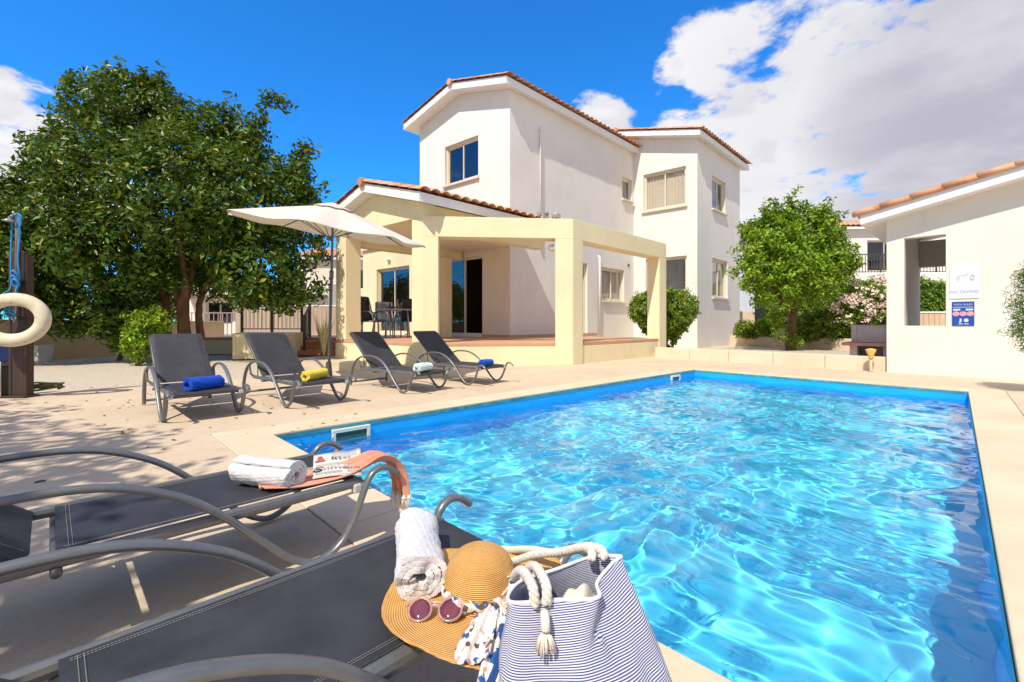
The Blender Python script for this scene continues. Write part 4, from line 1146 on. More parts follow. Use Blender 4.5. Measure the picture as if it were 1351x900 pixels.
for k, (px, py, rp, d, lab, mt) in enumerate((
        (1092, 428, 28, 14.7, 'broad green shrub in the raised bed right of the lemon trunk', M_LEAFB), (1065, 432, 22, 15.1, 'bushy green shrub directly behind the lemon tree trunk', M_LEAFB),
        (1009, 433, 13, 16.6, 'small yellow green shrub in the raised bed left of the lemon tree', M_LEAFL), (984, 434, 13, 16.9, 'small dark green shrub in the raised bed next to the villa corner', M_LEAFB))):
    p = wp_(px, py, d); base = Vector((p.x, p.y, 0.42))
    shrub('shrub', base, lobes([(px, py, rp, d, 0.85), (px + rp * .5, py + 4, rp * .7, d, 0.8), (px - rp * .5, py + 3, rp * .7, d, 0.8)]), int(14 * rp), 14, 0.10, 0.45, mt, lab, 50 + k, twig_r=0.13)
# feathery shrub at the right edge, close to the pool house wall
base = Vector((6.76, 5.75, 0))
shrub('conifer_shrub', base, [(6.76, 5.75, 1.25, .33, .50), (6.72, 5.8, 0.85, .26, .3), (6.82, 5.7, 1.6, .25, .25)], 520, 16, 0.06, 0.16, M_LEAFH, 'feathery green shrub at the right edge in front of the pool house wall', 61, twig_r=0.10, stems=3)
# clipped hedge behind the pool house
hd = empty('hedge', (13, 19, 0), 'clipped green hedge behind the pool house', 'hedge')
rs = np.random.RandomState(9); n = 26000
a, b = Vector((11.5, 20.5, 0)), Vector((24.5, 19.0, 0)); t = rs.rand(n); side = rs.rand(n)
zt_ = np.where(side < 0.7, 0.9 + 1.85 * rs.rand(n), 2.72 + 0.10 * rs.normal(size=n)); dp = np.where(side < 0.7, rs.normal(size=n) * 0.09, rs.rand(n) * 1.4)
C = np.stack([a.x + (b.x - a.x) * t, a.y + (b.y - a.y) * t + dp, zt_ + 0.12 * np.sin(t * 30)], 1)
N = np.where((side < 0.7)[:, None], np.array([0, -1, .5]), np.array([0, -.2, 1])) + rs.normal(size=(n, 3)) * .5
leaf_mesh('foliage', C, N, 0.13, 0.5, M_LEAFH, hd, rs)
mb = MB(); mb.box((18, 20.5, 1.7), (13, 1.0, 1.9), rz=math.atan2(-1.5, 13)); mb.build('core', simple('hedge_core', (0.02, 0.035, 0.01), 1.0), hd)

# ---------------------------------------------------------------- garden walls and the neighbours beyond
def slab(name, a, b, th_, z0, z1, mat, label, cat, bev=0.012):
    a, b = Vector(a), Vector(b); d = (b - a).normalized(); n = Vector((-d.y, d.x, 0)); n = n if n.y > 0 else -n
    mb = MB(); q = [a, b, b + n * th_, a + n * th_]; mb.prism([(p.x, p.y) for p in q], z0, z1)
    return tag(mb.build(name, mat, bevel=bev), label, cat)
wa, wb = G(63, 472.7), G(262, 461.7); wd = (wb - wa).normalized()
slab('boundary_wall', wa - wd * 7, wb + wd * 1.0, 0.18, -0.05, 1.02, M_TAN, 'tan rendered boundary wall behind the citrus tree', 'wall')
slab('boundary_wall', (10.2, 23.0, 0), (17.5, 21.5, 0), 0.2, 0.0, 1.55, M_STAIN, 'pale boundary wall seen behind the lemon tree', 'wall')
M_WOOD = NT('fence_wood'); M_WOOD.col(M_WOOD.ramp(M_WOOD.noise(5, 5, 0.6, stretch=(6, 6, 0.4)), [(0.3, (0.36, 0.27, 0.20)), (0.7, (0.52, 0.42, 0.33))])).set(Roughness=0.8); M_WOOD = M_WOOD.mat
def board_fence(name, a, b, z0, z1, bw, mat, label):
    a, b = Vector(a), Vector(b); r_ = empty(name, tuple(a), label, 'fence'); d = (b - a); L = d.length; d.normalize(); n = int(L / bw)
    mb = MB()
    for i in range(n):
        c0 = a + d * (i * bw + 0.008); c1 = a + d * ((i + 1) * bw - 0.008); mb.bar(c0 + Z * ((z0 + z1) / 2), c1 + Z * ((z0 + z1) / 2), 0.025, z1 - z0)
    mb.build('boards', mat, r_)
    mb = MB(); mb.bar(a + Z * (z1 + 0.03), b + Z * (z1 + 0.03), 0.07, 0.055); mb.build('cap_rail', M_TRIM, r_)
    return r_
M_WOODY = NT('pale_boards'); M_WOODY.col(M_WOODY.ramp(M_WOODY.noise(5, 5, 0.6, stretch=(6, 6, 0.4)), [(0.3, (0.58, 0.42, 0.28)), (0.7, (0.70, 0.54, 0.38))])).set(Roughness=0.8); M_WOODY = M_WOODY.mat
board_fence('board_fence', (11.5, 16.0, 0), (16.5, 15.0, 0), 0.1, 1.28, 0.16, M_WOODY, 'pale board fence behind the pool house hatch')
board_fence('board_fence', (-12.5, 20.6, 0), (-5.2, 20.2, 0), 0.0, 1.70, 0.2, M_WOOD, 'weathered brown board fence behind the iron railing')
def house_box(name, a, d, L, D, z1, label, mat, wins, roof=True, over=0.35, extra=None):
    """neighbour's house: front wall along d from a, depth D away from us"""
    a = Vector(a); d = Vector(d).normalized(); n = Vector((d.y, -d.x, 0)); n = n if n.y < 0 else -n
    r_ = empty(name, tuple(a), label, 'house')
    mb = MB(); wall(mb, a, d, L, 0.0, [(0, z1), (L, z1)], wins, n=n)
    for p in (a, a + d * L): mb.add([p, p - n * D, p - n * D + Z * z1, p + Z * z1], [(0, 1, 2, 3)])
    mb.build('wall', mat, r_)
    for h in wins: window(r_, a, d, n, h, sill=False)
    if roof:
        mb = MB(); sl = 0.28; DD = D / 2 + over
        o = a - d * over + n * over
        mb.extrude([o + Z * (z1 - 0.05), o - n * DD + Z * (z1 - 0.05 + sl * DD), o - n * (2 * DD) + Z * (z1 - 0.05), o - n * (2 * DD) + Z * (z1 + 0.12), o - n * DD + Z * (z1 + 0.12 + sl * DD), o + Z * (z1 + 0.12)], d * (L + 2 * over))
        mb.build('fascia', M_TRIM, r_)
        mb = MB(); tile_sheet(mb, o - n * DD + Z * (z1 + 0.13 + sl * DD), d, (n - Z * sl).normalized(), L + 2 * over, DD * math.sqrt(1 + sl * sl) + 0.06, row=0.5, pitch=0.3)
        mb.build('roof_tiles', M_TILES, r_, solid=0.02)
    return r_, a, d, n
r_, a, d, n = house_box('neighbour_house', (17.0, 29.0, 0), (1, -0.06, 0), 13, 7, 6.9, 'white neighbouring house with a balcony behind the lemon tree', M_WHITE, [(5.4, 7.6, 4.2, 6.2)])
mb = MB(); mb.prism([tuple((a + d * s + n * o)[:2]) for s, o in ((5.4, 0.003), (11.5, 0.003), (11.5, 1.5), (5.4, 1.5))], 2.7, 3.95); mb.build('balcony', M_WHITE, r_)
mb = MB(); p = a + d * 3.6 + n * 1.45; q = a + d * 11.5 + n * 1.45
mb.bar(p + Z * 5.1, q + Z * 5.1, 0.06, 0.06); mb.bar(p + Z * 4.05, q + Z * 4.05, 0.04, 0.04)
for i in range(46): c = p.lerp(q, i / 45); mb.bar(c + Z * 4.0, c + Z * 5.1, 0.025 if i % 9 else 0.07, 0.025 if i % 9 else 0.07, up=Vector((0, 1, 0)))
mb.build('balcony_rail', M_IRON, r_)
mb = MB(); mb.box(a + d * 4.2 + n * 0.5 + Z * 1.6, (3.4, 0.9, 1.1)); mb.build('garage_front', simple('tan_front', (0.50, 0.30, 0.18), 0.8), r_)
r_, a, d, n = house_box('neighbour_house', (-19.5, 27.5, 0), (1, 0.0, 0), 8.4, 7, 3.4, 'low neighbouring house with brown shutters seen under the citrus crown', M_WHITE, [(1.0, 2.6, 0.9, 2.3), (4.4, 6.4, 0.9, 2.4)], roof=False)
mb = MB(); mb.bar(Vector((-19.5, 27.0, 2.55)), Vector((-11.1, 27.0, 2.55)), 0.9, 0.12); mb.build('canopy', simple('brown_wood', (0.22, 0.13, 0.09), 0.7), r_)
mb = MB()
for i in range(30): mb.bar((-19.0 + 0.26 * i, 26.6, 0.0), (-19.0 + 0.26 * i, 26.6, 1.55), 0.04, 0.04, up=Vector((0, 1, 0)))
mb.bar((-19.2, 26.6, 1.57), (-11.1, 26.6, 1.57), 0.06, 0.06); mb.build('veranda_rail', simple('mauve_paint', (0.34, 0.24, 0.24), 0.6), r_)
# planting that closes the view beyond the plots
def far_tree(x, y, h, r, seed, label):
    base = Vector((x, y, 0)); t = empty('distant_tree', tuple(base), label, 'tree', 'distant trees')
    rg = random.Random(seed)
    bl = [(x + rg.uniform(-.5, .5) * r, y + rg.uniform(-.4, .4) * r, h * (0.45 + 0.4 * rg.random()), r * rg.uniform(.45, .7), r * rg.uniform(.4, .6)) for _ in range(6)]
    crown('crown', t, bl, 260, 14, 0.28, 0.5, M_LEAFH if seed % 2 else M_LEAFD, seed, twig_r=0.5)
    mb = MB(); limb(mb, [base, base + Z * h * .3, base + Z * h * .6], 0.16, 0.06, 7, seed); mb.build('trunk', M_BARK, t, smooth=True)
for i, (x, y, h, r, lab) in enumerate(((-25, 33, 4.0, 2.2, 'distant tree behind the low neighbouring house'), (-15.5, 36, 4.6, 2.6, 'distant tree seen between citrus trunk and railing'), (-31, 30, 5.0, 2.6, 'distant tree at the far left behind the boundary wall'))):
    far_tree(x, y, h, r, 70 + i, lab)

r_, a, d, n = house_box('neighbour_house', (-14.0, 30.0, 0), (1, 0.05, 0), 7.5, 7, 5.2, 'cream neighbouring house showing between the citrus crown and the porch', M_CREAM, [(3.0, 4.4, 3.2, 4.6)])
for i, (x, y, h, r, lab) in enumerate(((-25, 18.5, 4.6, 2.6, 'garden tree beyond the left edge, mirrored in the glazed door by the dining table'), (-23.5, 14.5, 3.9, 2.3, 'garden tree beyond the left edge, mirrored in the sliding door'), (-28, 21.5, 4.8, 2.6, 'garden tree beyond the left edge, farthest of the mirrored row'), (-25, 10.5, 4.0, 2.4, 'garden tree beyond the left edge, nearest of the mirrored row'))):
    far_tree(x, y, h, r, 80 + i, lab)

rs = np.random.RandomState(21); n = 90; C = []
for k in range(n):
    p = G(rs.uniform(60, 420), rs.uniform(505, 545)) if k % 3 else G(rs.uniform(120, 480), rs.uniform(545, 600)); C.append((p.x, p.y, 0.006))
C = np.array(C); fl_ = bpy.data.objects.new('origin', None)
leaf_mesh('fallen_leaves', C, np.array([0, 0, 1]) + rs.normal(size=C.shape) * .25, 0.045, 0.5, simple('dry_leaf', (0.34, 0.19, 0.07), 0.8, var=0.4, vs=3), fl_, rs)
o = bpy.data.objects['fallen_leaves']; o.parent = None; bpy.data.objects.remove(fl_)
tag(o, 'scattered dry leaves on the paving in front of the back loungers', 'leaves', kind='stuff')
# ================================================================ sun loungers
def m_alu(name, c, rough):
    m = NT(name)
    m.col(m.ramp(m.noise(14, 5, 0.6), [(0.3, tuple(x * 0.86 for x in c)), (0.7, tuple(x * 1.08 for x in c))]))
    m.link(m.ramp(m.noise(40, 4), [(0.3, (rough - .08,) * 3), (0.7, (rough + .12,) * 3)]), m.b.inputs['Roughness'])
    m.set(Metallic=0.35); m.bump(m.noise(220, 2), 0.05, 0.001)
    return m.mat
M_ALU = m_alu('grey_lacquered_aluminium', (0.175, 0.18, 0.185), 0.33)
M_ALUD = m_alu('dark_aluminium', (0.10, 0.10, 0.11), 0.42)
def m_sling():
    m = NT('black_sling_mesh')
    w1 = m.node('ShaderNodeTexWave'); w1.wave_type = 'BANDS'; w1.bands_direction = 'X'; w1.inputs['Scale'].default_value = 160; w1.inputs['Distortion'].default_value = 0.4
    w2 = m.node('ShaderNodeTexWave'); w2.wave_type = 'BANDS'; w2.bands_direction = 'Y'; w2.inputs['Scale'].default_value = 160; w2.inputs['Distortion'].default_value = 0.4
    for w in (w1, w2): m.link(m.co().outputs['Object'], w.inputs['Vector'])
    wv = m.math('MULTIPLY', w1.outputs['Fac'], w2.outputs['Fac'])
    c = m.ramp(m.noise(7, 7, 0.7), [(0.36, (0.014, 0.015, 0.019)), (0.66, (0.034, 0.035, 0.042))])
    c = m.mixc(m.math('MULTIPLY', wv, 0.6), c, (0.085, 0.085, 0.098))
    m.col(c).set(Roughness=0.62); m.bump(wv, 0.35, 0.0012).bump(m.noise(7, 3), 0.12, 0.01)
    return m.mat
M_SLING = m_sling()
M_STITCH = simple('pale_stitching', (0.42, 0.40, 0.36), 0.8, var=0.1)
M_CLAMP = simple('light_grey_plastic', (0.52, 0.52, 0.51), 0.5, var=0.06)

LW, HINGE, BL, BA = 0.62, 0.93, 0.80, R(40)
ARM = [(1.43, 0.0), (1.425, 0.13), (1.38, 0.27), (1.28, 0.385), (1.12, 0.445), (0.95, 0.458), (0.787, 0.438), (0.63, 0.368), (0.51, 0.27), (0.40, 0.155), (0.31, 0.065), (0.235, 0.022), (0.175, 0.026), (0.115, 0.065), (0.065, 0.14), (0.03, 0.225), (0.0, 0.285), (-0.04, 0.308), (-0.085, 0.298), (-0.125, 0.268)]
def lounger(label, ba=BA):
    r_ = empty('sun_lounger', (0, 0, 0), label, 'sun lounger', 'sun loungers round the pool')
    path = catmull([(0, y, z) for y, z in ARM], 5)
    xs = LW / 2
    for s in (-1, 1):
        mb = MB(); mb.tube([p + Vector((s * xs, 0, 0.012 if p.z < 0.012 else 0)) for p in path], 0.0122, 10, flat=1.6, up=Vector((1, 0, 0)))
        # oval section: wide across, thin in the plane of the side
        mb.build('side_frame', M_ALU, r_, world=False, smooth=True)
        mb = MB(); xr = xs - 0.036
        mb.tube([(s * xr, 0.025, 0.262), (s * xr, 1.20, 0.262)], 0.016, 10, flat=1.25)
        mb.box((s * (xr - 0.018), 0.46, 0.266), (0.012, 0.88, 0.018))
        mb.tube([(s * xr, 0.03, 0.262), (s * (xs - 0.005), 0.022, 0.245)], 0.014, 8)
        mb.tube([(s * xr, 1.19, 0.262), (s * (xs - 0.002), 1.20, 0.30), (s * (xs - 0.002), 1.245, 0.405)], 0.012, 8)
        mb.build('rail', M_ALU, r_, world=False, smooth=False)
        mb = MB(); mb.box((s * (xs - 0.028), 0.035, 0.243), (0.04, 0.055, 0.036)); mb.build('corner_clamp', M_CLAMP, r_, world=False, bevel=0.006)
    for y, z, rr in ((0.03, 0.250, 0.014), (0.90, 0.235, 0.013), (1.40, 0.06, 0.014)):
        mb = MB(); mb.tube([(-xs + 0.01, y, z), (xs - 0.01, y, z)], rr, 8); mb.build('cross_bar', M_ALUD, r_, world=False, smooth=True)
    hw = xs - 0.055
    # seat sling with a slight sag and a wrapped front edge
    mb = MB()
    def fs(u, v):
        y = 0.0 + 0.90 * v; x = (u - 0.5) * 2 * hw
        z = 0.281 - 0.010 * math.sin(PI * v) * (1 - (2 * u - 1) ** 2)
        if v < 0.04: z -= (0.04 - v) * 0.55; y += (0.04 - v) * 0.30
        return Vector((x, y, z))
    mb.grid(fs, 9, 28)
    mb.cm = 1
    mbS = mb
    for off in (0.020, 0.029):
        for s in (-1, 1):
            for k in range(150):
                v0 = 0.045 + 0.94 * k / 150; v1 = v0 + 0.0046
                u = (0.5 + s * 0.5) - s * off / (2 * hw)
                mbS.tube([fs(u, v0) + Z * 0.0028, fs(u, v1) + Z * 0.0028], 0.00048, 4, caps=False)
    for k in range(90):
        for v in (0.972, 0.962):
            u0 = 0.03 + 0.94 * k / 90; mbS.tube([fs(u0, v) + Z * 0.0028, fs(u0 + 0.0075, v) + Z * 0.0028], 0.00048, 4, caps=False)
    mb.build('seat_sling', [M_SLING, M_STITCH], r_, world=False, smooth=True, recalc=False)
    # backrest: sling stretched over a tilted frame
    dirb = Vector((0, math.cos(ba), math.sin(ba))); nb = Vector((0, -math.sin(ba), math.cos(ba))); h0 = Vector((0, HINGE + 0.02, 0.285))
    mb = MB()
    def fb(u, v):
        x = (u - 0.5) * 2 * (hw + 0.004); sag = -0.016 * math.sin(PI * min(1, v)) * (1 - (2 * u - 1) ** 2)
        p = h0 + dirb * (BL * v) + nb * sag; p.x = x
        e = abs(2 * u - 1)
        if e > 0.93: p -= nb * (e - 0.93) * 0.22
        if v > 0.97: p -= nb * (v - 0.97) * 0.9
        return p
    mb.grid(fb, 15, 24); mb.cm = 1; mbS = mb
    for s in (-1, 1):
        for off in (0.030,):
            for k in range(120):
                v0 = 0.02 + 0.95 * k / 120; u = (0.5 + s * 0.5) - s * off / (2 * hw)
                mbS.tube([fb(u, v0) + nb * 0.003, fb(u, v0 + 0.0055) + nb * 0.003], 0.00048, 4, caps=False)
    mb.build('backrest_sling', [M_SLING, M_STITCH], r_, world=False, smooth=True, recalc=False)
    mb = MB(); xb = hw - 0.01; q = lambda s, v: h0 + dirb * (BL * v) - nb * 0.026 + Vector((s * xb, 0, 0))
    mb.tube([q(-1, -0.02), q(-1, 0.95), q(-0.9, 0.985), q(0.9, 0.985), q(1, 0.95), q(1, -0.02)], 0.016, 8)
    mb.build('backrest_frame', M_ALUD, r_, world=False, smooth=True)
    mb = MB(); a = q(0, 0.52); mb.tube([a + Vector((-0.2, 0, 0)), Vector((-0.22, 1.22, 0.24)), Vector((0.22, 1.22, 0.24)), a + Vector((0.2, 0, 0))], 0.009, 7)
    mb.build('support_stay', M_ALUD, r_, world=False, smooth=True)
    return r_
# back row, feet to the pool: (left foot seen at, right foot seen at)
rowlab = ['grey framed sun lounger with a plain blue rolled towel, nearest the citrus tree', 'grey framed sun lounger with a yellow rolled towel, in front of the umbrella pole',
          'grey framed sun lounger with a mint striped rolled towel on its seat', 'grey framed sun lounger with a blue rolled towel next to the pergola post']
feet = [((212, 558), (318, 545)), ((378, 539), (451, 529)), ((530, 520), (583.3, 512.2)), ((618.9, 508.9), (656.7, 503.3))]
proto = lounger(rowlab[0])
LOUNG = []
angV = math.atan2(V.y, V.x) - PI / 2
for i, (a, b) in enumerate(feet):
    o = proto if i == 0 else copy_tree(proto)
    o['label'] = rowlab[i]
    p, q = G(*a), G(*b); ang = math.atan2((q - p).y, (q - p).x)
    y = Vector((-math.sin(ang), math.cos(ang), 0))
    o.location = (p + q) / 2 - y * 0.19; o.rotation_euler = (0, 0, ang)
    LOUNG.append((o, o.location.copy(), ang))
# two near loungers, feet to the short side of the pool
nearlab = ['sun lounger in the foreground holding a white towel, newspaper and pink throw', 'sun lounger nearest the viewer under the straw hat and striped bag']
NEARSC, NEARS = 0.87, (0.87, 0.81)
angN = math.atan2(-U.y, -U.x) - PI / 2
for i, (near, lab) in enumerate(((Vector((-0.575, 1.845, 0)), nearlab[0]), (Vector((0.12, 1.16, 0)), nearlab[1]))):
    o = copy_tree(proto); o['label'] = lab
    o.location = near + V * (LW * NEARS[i] / 2); o.scale = (NEARS[i], 1, 1); o.rotation_euler = (0, 0, angN)
    LOUNG.append((o, o.location.copy(), angN))
# ================================================================ things standing, lying and hanging about
def frame3(ax, up=Z):
    ax = ax.normalized(); s = ax.cross(up).normalized(); return ax, s, s.cross(ax)

def m_terry(name, c, stripe=None):
    m = NT(name)
    f = m.noise(260, 3, 0.7); g = m.noise(70, 4, 0.65)
    col = m.ramp(g, [(0.25, tuple(x * 0.84 for x in c)), (0.7, c)])
    if stripe:
        w = m.node('ShaderNodeTexWave'); w.bands_direction = 'Z'; w.inputs['Scale'].default_value = 14; w.inputs['Distortion'].default_value = 1.5
        m.link(m.co().outputs['Object'], w.inputs['Vector'])
        col = m.mixc(m.ramp(w.outputs['Fac'], [(0.55, (0, 0, 0)), (0.7, (1, 1, 1))]), col, stripe)
    m.col(col).set(Roughness=0.95); m.b.inputs['Sheen Weight'].default_value = 0.12; m.b.inputs['Specular IOR Level'].default_value = 0.1
    m.bump(f, 0.7, 0.003).bump(g, 0.5, 0.005)
    return m.mat
def towel(p, q, rad, mat, label, group=None, turns=2.6, cloth=0.016, squash=0.88, seed=1, dens=1.0, flap=0.35):
    """a towel rolled up: p, q = centres of the two ends"""
    rg = np.random.RandomState(seed); ph = rg.rand(12) * 6.28
    ax, s, u = frame3(q - p); L = (q - p).length
    nt = int(64 * turns * dens); na = int(max(16, L / 0.006 * dens))
    jr = np.random.RandomState(seed + 50)
    mb = MB()
    r1 = rad - cloth / 2; r0 = max(0.0075, rad - cloth * 1.06 * turns)
    def spiral(t):
        th = 2 * PI * turns * t
        r = r0 + (r1 - r0) * t
        return th, r
    def fn(a, t):
        th, r = spiral(t)
        end = turns * 2 * PI - 0.9 + flap
        th2 = th + 2.2 - turns * 2 * PI
        wob = 0.05 * math.sin(3 * th2 + ph[0]) + 0.03 * math.sin(5 * th2 + 7 * a + ph[1])
        rr = r * (1 + wob * (r / rad)) + 0.0016 * math.sin(23 * a * L / 0.3 + 3 * th2 + ph[2]) * (r / rad) + 0.0013 * math.sin(41 * th2 + 17 * a + ph[6])
        along = L * a + (a - 0.5) * 2 * (0.006 * math.sin(2 * th2 + ph[3]) + 0.004 * math.sin(5 * th2 + ph[4]) + 0.006 * (1 - t)) * 0.6; rr += jr.normal() * 0.0004
        x = math.cos(th2) * rr; y = math.sin(th2) * rr * squash
        if y < -rad * 0.80 * squash: y = -rad * 0.80 * squash - (-y - rad * 0.80 * squash) * 0.35
        bend = 0.010 * math.sin(PI * a + ph[5])
        return p + ax * along + s * (x * (1.06 - 0.10 * math.sin(PI * a))) + u * (y - bend * 0.5)
    mb.grid(fn, na, nt)
    o = mb.build('rolled_towel', mat, None, smooth=True, solid=cloth * 0.80)
    o.modifiers[0].offset = 0; o.modifiers[0].use_rim = True
    b = o.modifiers.new('bev', 'BEVEL'); b.width = cloth * 0.38; b.segments = 3; b.limit_method = 'ANGLE'; b.angle_limit = R(60)
    tag(o, label, 'towel', group)
    return o
M_TW = m_terry('white_terry', (0.72, 0.71, 0.72)); M_TB = m_terry('blue_terry', (0.006, 0.07, 0.52)); M_TY = m_terry('yellow_terry', (0.80, 0.62, 0.07)); M_TM = m_terry('mint_terry', (0.48, 0.70, 0.66), (0.75, 0.83, 0.80))
M_TB2 = m_terry('blue_terry_marine', (0.008, 0.09, 0.50))
def on_seat(i, x, y, r): # local point on the seat of lounger i
    o, loc, ang = LOUNG[i]; c, s = math.cos(ang), math.sin(ang)
    return Vector((loc.x + c * x - s * y, loc.y + s * x + c * y, 0.275 + r * 0.84))
for i, (px, py, half, r, mat, lab, sd) in enumerate(((269, 505, 0.165, 0.075, M_TB, 'rolled royal blue towel with its spiral end showing, on the lounger by the citrus tree', 3),
        (415, 493.5, 0.155, 0.070, M_TY, 'rolled yellow towel lying on a sun lounger', 4), (558, 484, 0.15, 0.068, M_TM, 'rolled mint green towel lying on a sun lounger', 5), (641, 477.5, 0.125, 0.062, M_TB2, 'smaller rolled blue towel on the lounger next to the pergola post', 6))):
    c = G(px, py, 0.34); d = (U + V * (0.50, .55, 0.40, .2)[i]).normalized()
    c.z = 0.272 + r * 0.86
    towel(c - d * half, c + d * half, r, mat, lab, 'rolled towels on the back loungers', seed=sd, cloth=0.018, turns=2.4, dens=0.6)
# white towels on the near loungers
towel(Vector((-0.815, 1.715, 0.330)), Vector((-1.07, 1.79, 0.330)), 0.064, M_TW, 'rolled white towel on the left foreground lounger beside the newspaper', None, turns=2.9, cloth=0.0165, seed=8)
towel(Vector((-0.205, 1.005, 0.334)), Vector((-0.272, 1.275, 0.334)), 0.066, M_TW, 'rolled white towel standing out bright beside the straw hat', None, turns=2.9, cloth=0.0168, seed=12, squash=0.84)

# ---------------------------------------------------------------- umbrella
ub = Vector(((433.5 - CX) / F * 7.25, 7.25, 0)); top = Vector(((440 - CX) / F * 7.2, 7.2, 2.80))
umb = empty('garden_umbrella', tuple(ub), 'off white garden umbrella tilted on a grey pole behind the loungers', 'umbrella')
M_CANVAS = NT('umbrella_cloth'); M_CANVAS.col(M_CANVAS.ramp(M_CANVAS.noise(3, 5), [(0.3, (0.74, 0.70, 0.63)), (0.7, (0.80, 0.77, 0.71))])).set(Roughness=0.9); M_CANVAS.bump(M_CANVAS.noise(300, 2), 0.1, 0.001)
_t = M_CANVAS.node('ShaderNodeBsdfTranslucent'); _t.inputs['Color'].default_value = (0.75, 0.66, 0.52, 1); _x = M_CANVAS.node('ShaderNodeMixShader'); _x.inputs[0].default_value = 0.25
M_CANVAS.link(M_CANVAS.b.outputs[0], _x.inputs[1]); M_CANVAS.link(_t.outputs[0], _x.inputs[2]); M_CANVAS.link(_x.outputs[0], M_CANVAS.out.inputs['Surface']); M_CANVAS = M_CANVAS.mat
M_POLE = m_alu('umbrella_pole', (0.15, 0.15, 0.17), 0.4)
joint = ub.lerp(top, 0.60)
mb = MB(); mb.tube([ub, joint], 0.024, 12); mb.tube([joint - (top - ub).normalized() * 0.05, joint + (top - ub).normalized() * 0.07], 0.033, 12); mb.build('pole', M_POLE, umb, smooth=True)
ax = Vector((math.sin(R(9)), -math.sin(R(5)), 1)).normalized(); e1 = Vector((1, 0, 0)); e1 = (e1 - ax * e1.dot(ax)).normalized(); e2 = ax.cross(e1)
hubp = top - Z * 0.02
mb = MB(); mb.tube([joint + (top - ub).normalized() * 0.06, hubp - ax * 0.05, hubp + ax * 0.05], 0.019, 10); mb.build('pole', M_POLE, umb, smooth=True)
NS, RU, HU = 8, 1.50, 0.40
def canopy(u, v, r0=0.0, r1=1.0, lift=0.0):
    a = 2 * PI * u + PI / 8 * 0.4; k = (u * NS) % 1.0
    r = r0 + (r1 - r0) * v
    scal = 1 - 0.075 * r * math.sin(PI * k) ** 1.0 * (math.sin(PI * k)) - (1 - math.cos(PI / NS)) * math.sin(PI * k) * 0.5
    rr = RU * r * scal
    h = -HU * (r ** 1.08) - 0.05 * r * (math.sin(PI * k) ** 2) * (1 - 0.3 * r) + lift
    return hubp + e1 * (rr * math.cos(a)) + e2 * (rr * math.sin(a)) + ax * h
mb = MB(); mb.grid(lambda u, v: canopy(u, v, 0.06), NS * 12, 16, wrapu=True); mb.build('canopy', M_CANVAS, umb, smooth=True, solid=0.004)
mb = MB(); mb.grid(lambda u, v: canopy(u, v, 0.0, 0.20, 0.045 - 0.02 * v), NS * 8, 5, wrapu=True); mb.build('vent_cap', M_CANVAS, umb, smooth=True, solid=0.004)
for k in range(NS):
    mb = MB(); mb.tube([canopy(k / NS, v, 0.02, 1.0, -0.016) for v in (0, .25, .5, .75, 1)], 0.008, 6)
    mb.tube([canopy(k / NS, 0.48, 0.0, 1.0, -0.02), hubp - ax * 0.52], 0.007, 6)
    mb.build('rib', M_POLE, umb)
mb = MB(); mb.lathe([(0.02, -0.56), (0.045, -0.55), (0.045, -0.49), (0.02, -0.48)], 12, hubp, Matrix((e1, e2, ax)).transposed()); mb.build('runner', M_POLE, umb)
mb = MB(); mb.lathe([(0.001, 0), (0.24, 0), (0.24, 0.05), (0.06, 0.08), (0.04, 0.30), (0.001, 0.30)], 24, ub); mb.build('base', M_ALUD, umb)

# ---------------------------------------------------------------- dining set in the porch
def chair(label):
    r_ = empty('dining_chair', (0, 0, 0), label, 'chair', 'chairs at the terrace dining table')
    s = 1.16
    fx = 0.27
    for sd in (-1, 1):
        mb = MB()
        mb.tube(catmull([(sd * fx, -0.28, 0.0), (sd * fx, -0.27, 0.35), (sd * fx, -0.20, 0.60), (sd * fx, -0.02, 0.66), (sd * fx, 0.22, 0.64), (sd * fx, 0.30, 0.56)], 4), 0.016, 8)
        mb.tube([(sd * fx, 0.34, 0.0), (sd * (fx - .02), 0.24, 0.42), (sd * (fx - .03), 0.42, 1.02)], 0.016, 8)
        mb.tube([(sd * fx, -0.27, 0.42), (sd * (fx - .02), 0.24, 0.42)], 0.014, 8)
        mb.build('side_frame', M_ALU, r_, world=False, smooth=True)
    mb = MB(); mb.grid(lambda u, v: Vector(((u - .5) * 0.50, -0.27 + 0.52 * v, 0.435 - 0.02 * math.sin(PI * v))), 4, 8); mb.build('seat', M_SLING, r_, world=False, smooth=True, solid=0.006)
    mb = MB(); mb.grid(lambda u, v: Vector(((u - .5) * 0.48, 0.245 + 0.18 * v + 0.03 * math.sin(PI * v), 0.44 + 0.60 * v)), 4, 8); mb.build('backrest', M_SLING, r_, world=False, smooth=True, solid=0.006)
    return r_
cp = chair('dining chair nearest the left porch pillar')
spots = [(478, 13.0, R(62), None), (493, 12.7, R(62), 'dining chair second from the left porch pillar'), (506, 15.6, R(15), 'dining chair on the far side behind the terrace table'), (537, 14.6, R(-150), 'dining chair right of the terrace table, partly behind the right pillar')]
for i, (px, d, rz, lab) in enumerate(spots):
    o = cp if i == 0 else copy_tree(cp)
    if lab: o['label'] = lab
    o.location = ((px - CX) / F * d, d, TZ); o.rotation_euler = (0, 0, rz); o.scale = (1.15,) * 3
tb = Vector(((524 - CX) / F * 14.3, 14.3, TZ))
tab = empty('dining_table', tuple(tb), 'round pale dining table on the terrace', 'table')
mb = MB(); mb.lathe([(0.001, 0.83), (0.62, 0.83), (0.64, 0.845), (0.62, 0.87), (0.001, 0.872)], 32, tb); mb.build('tabletop', M_CLAMP, tab)
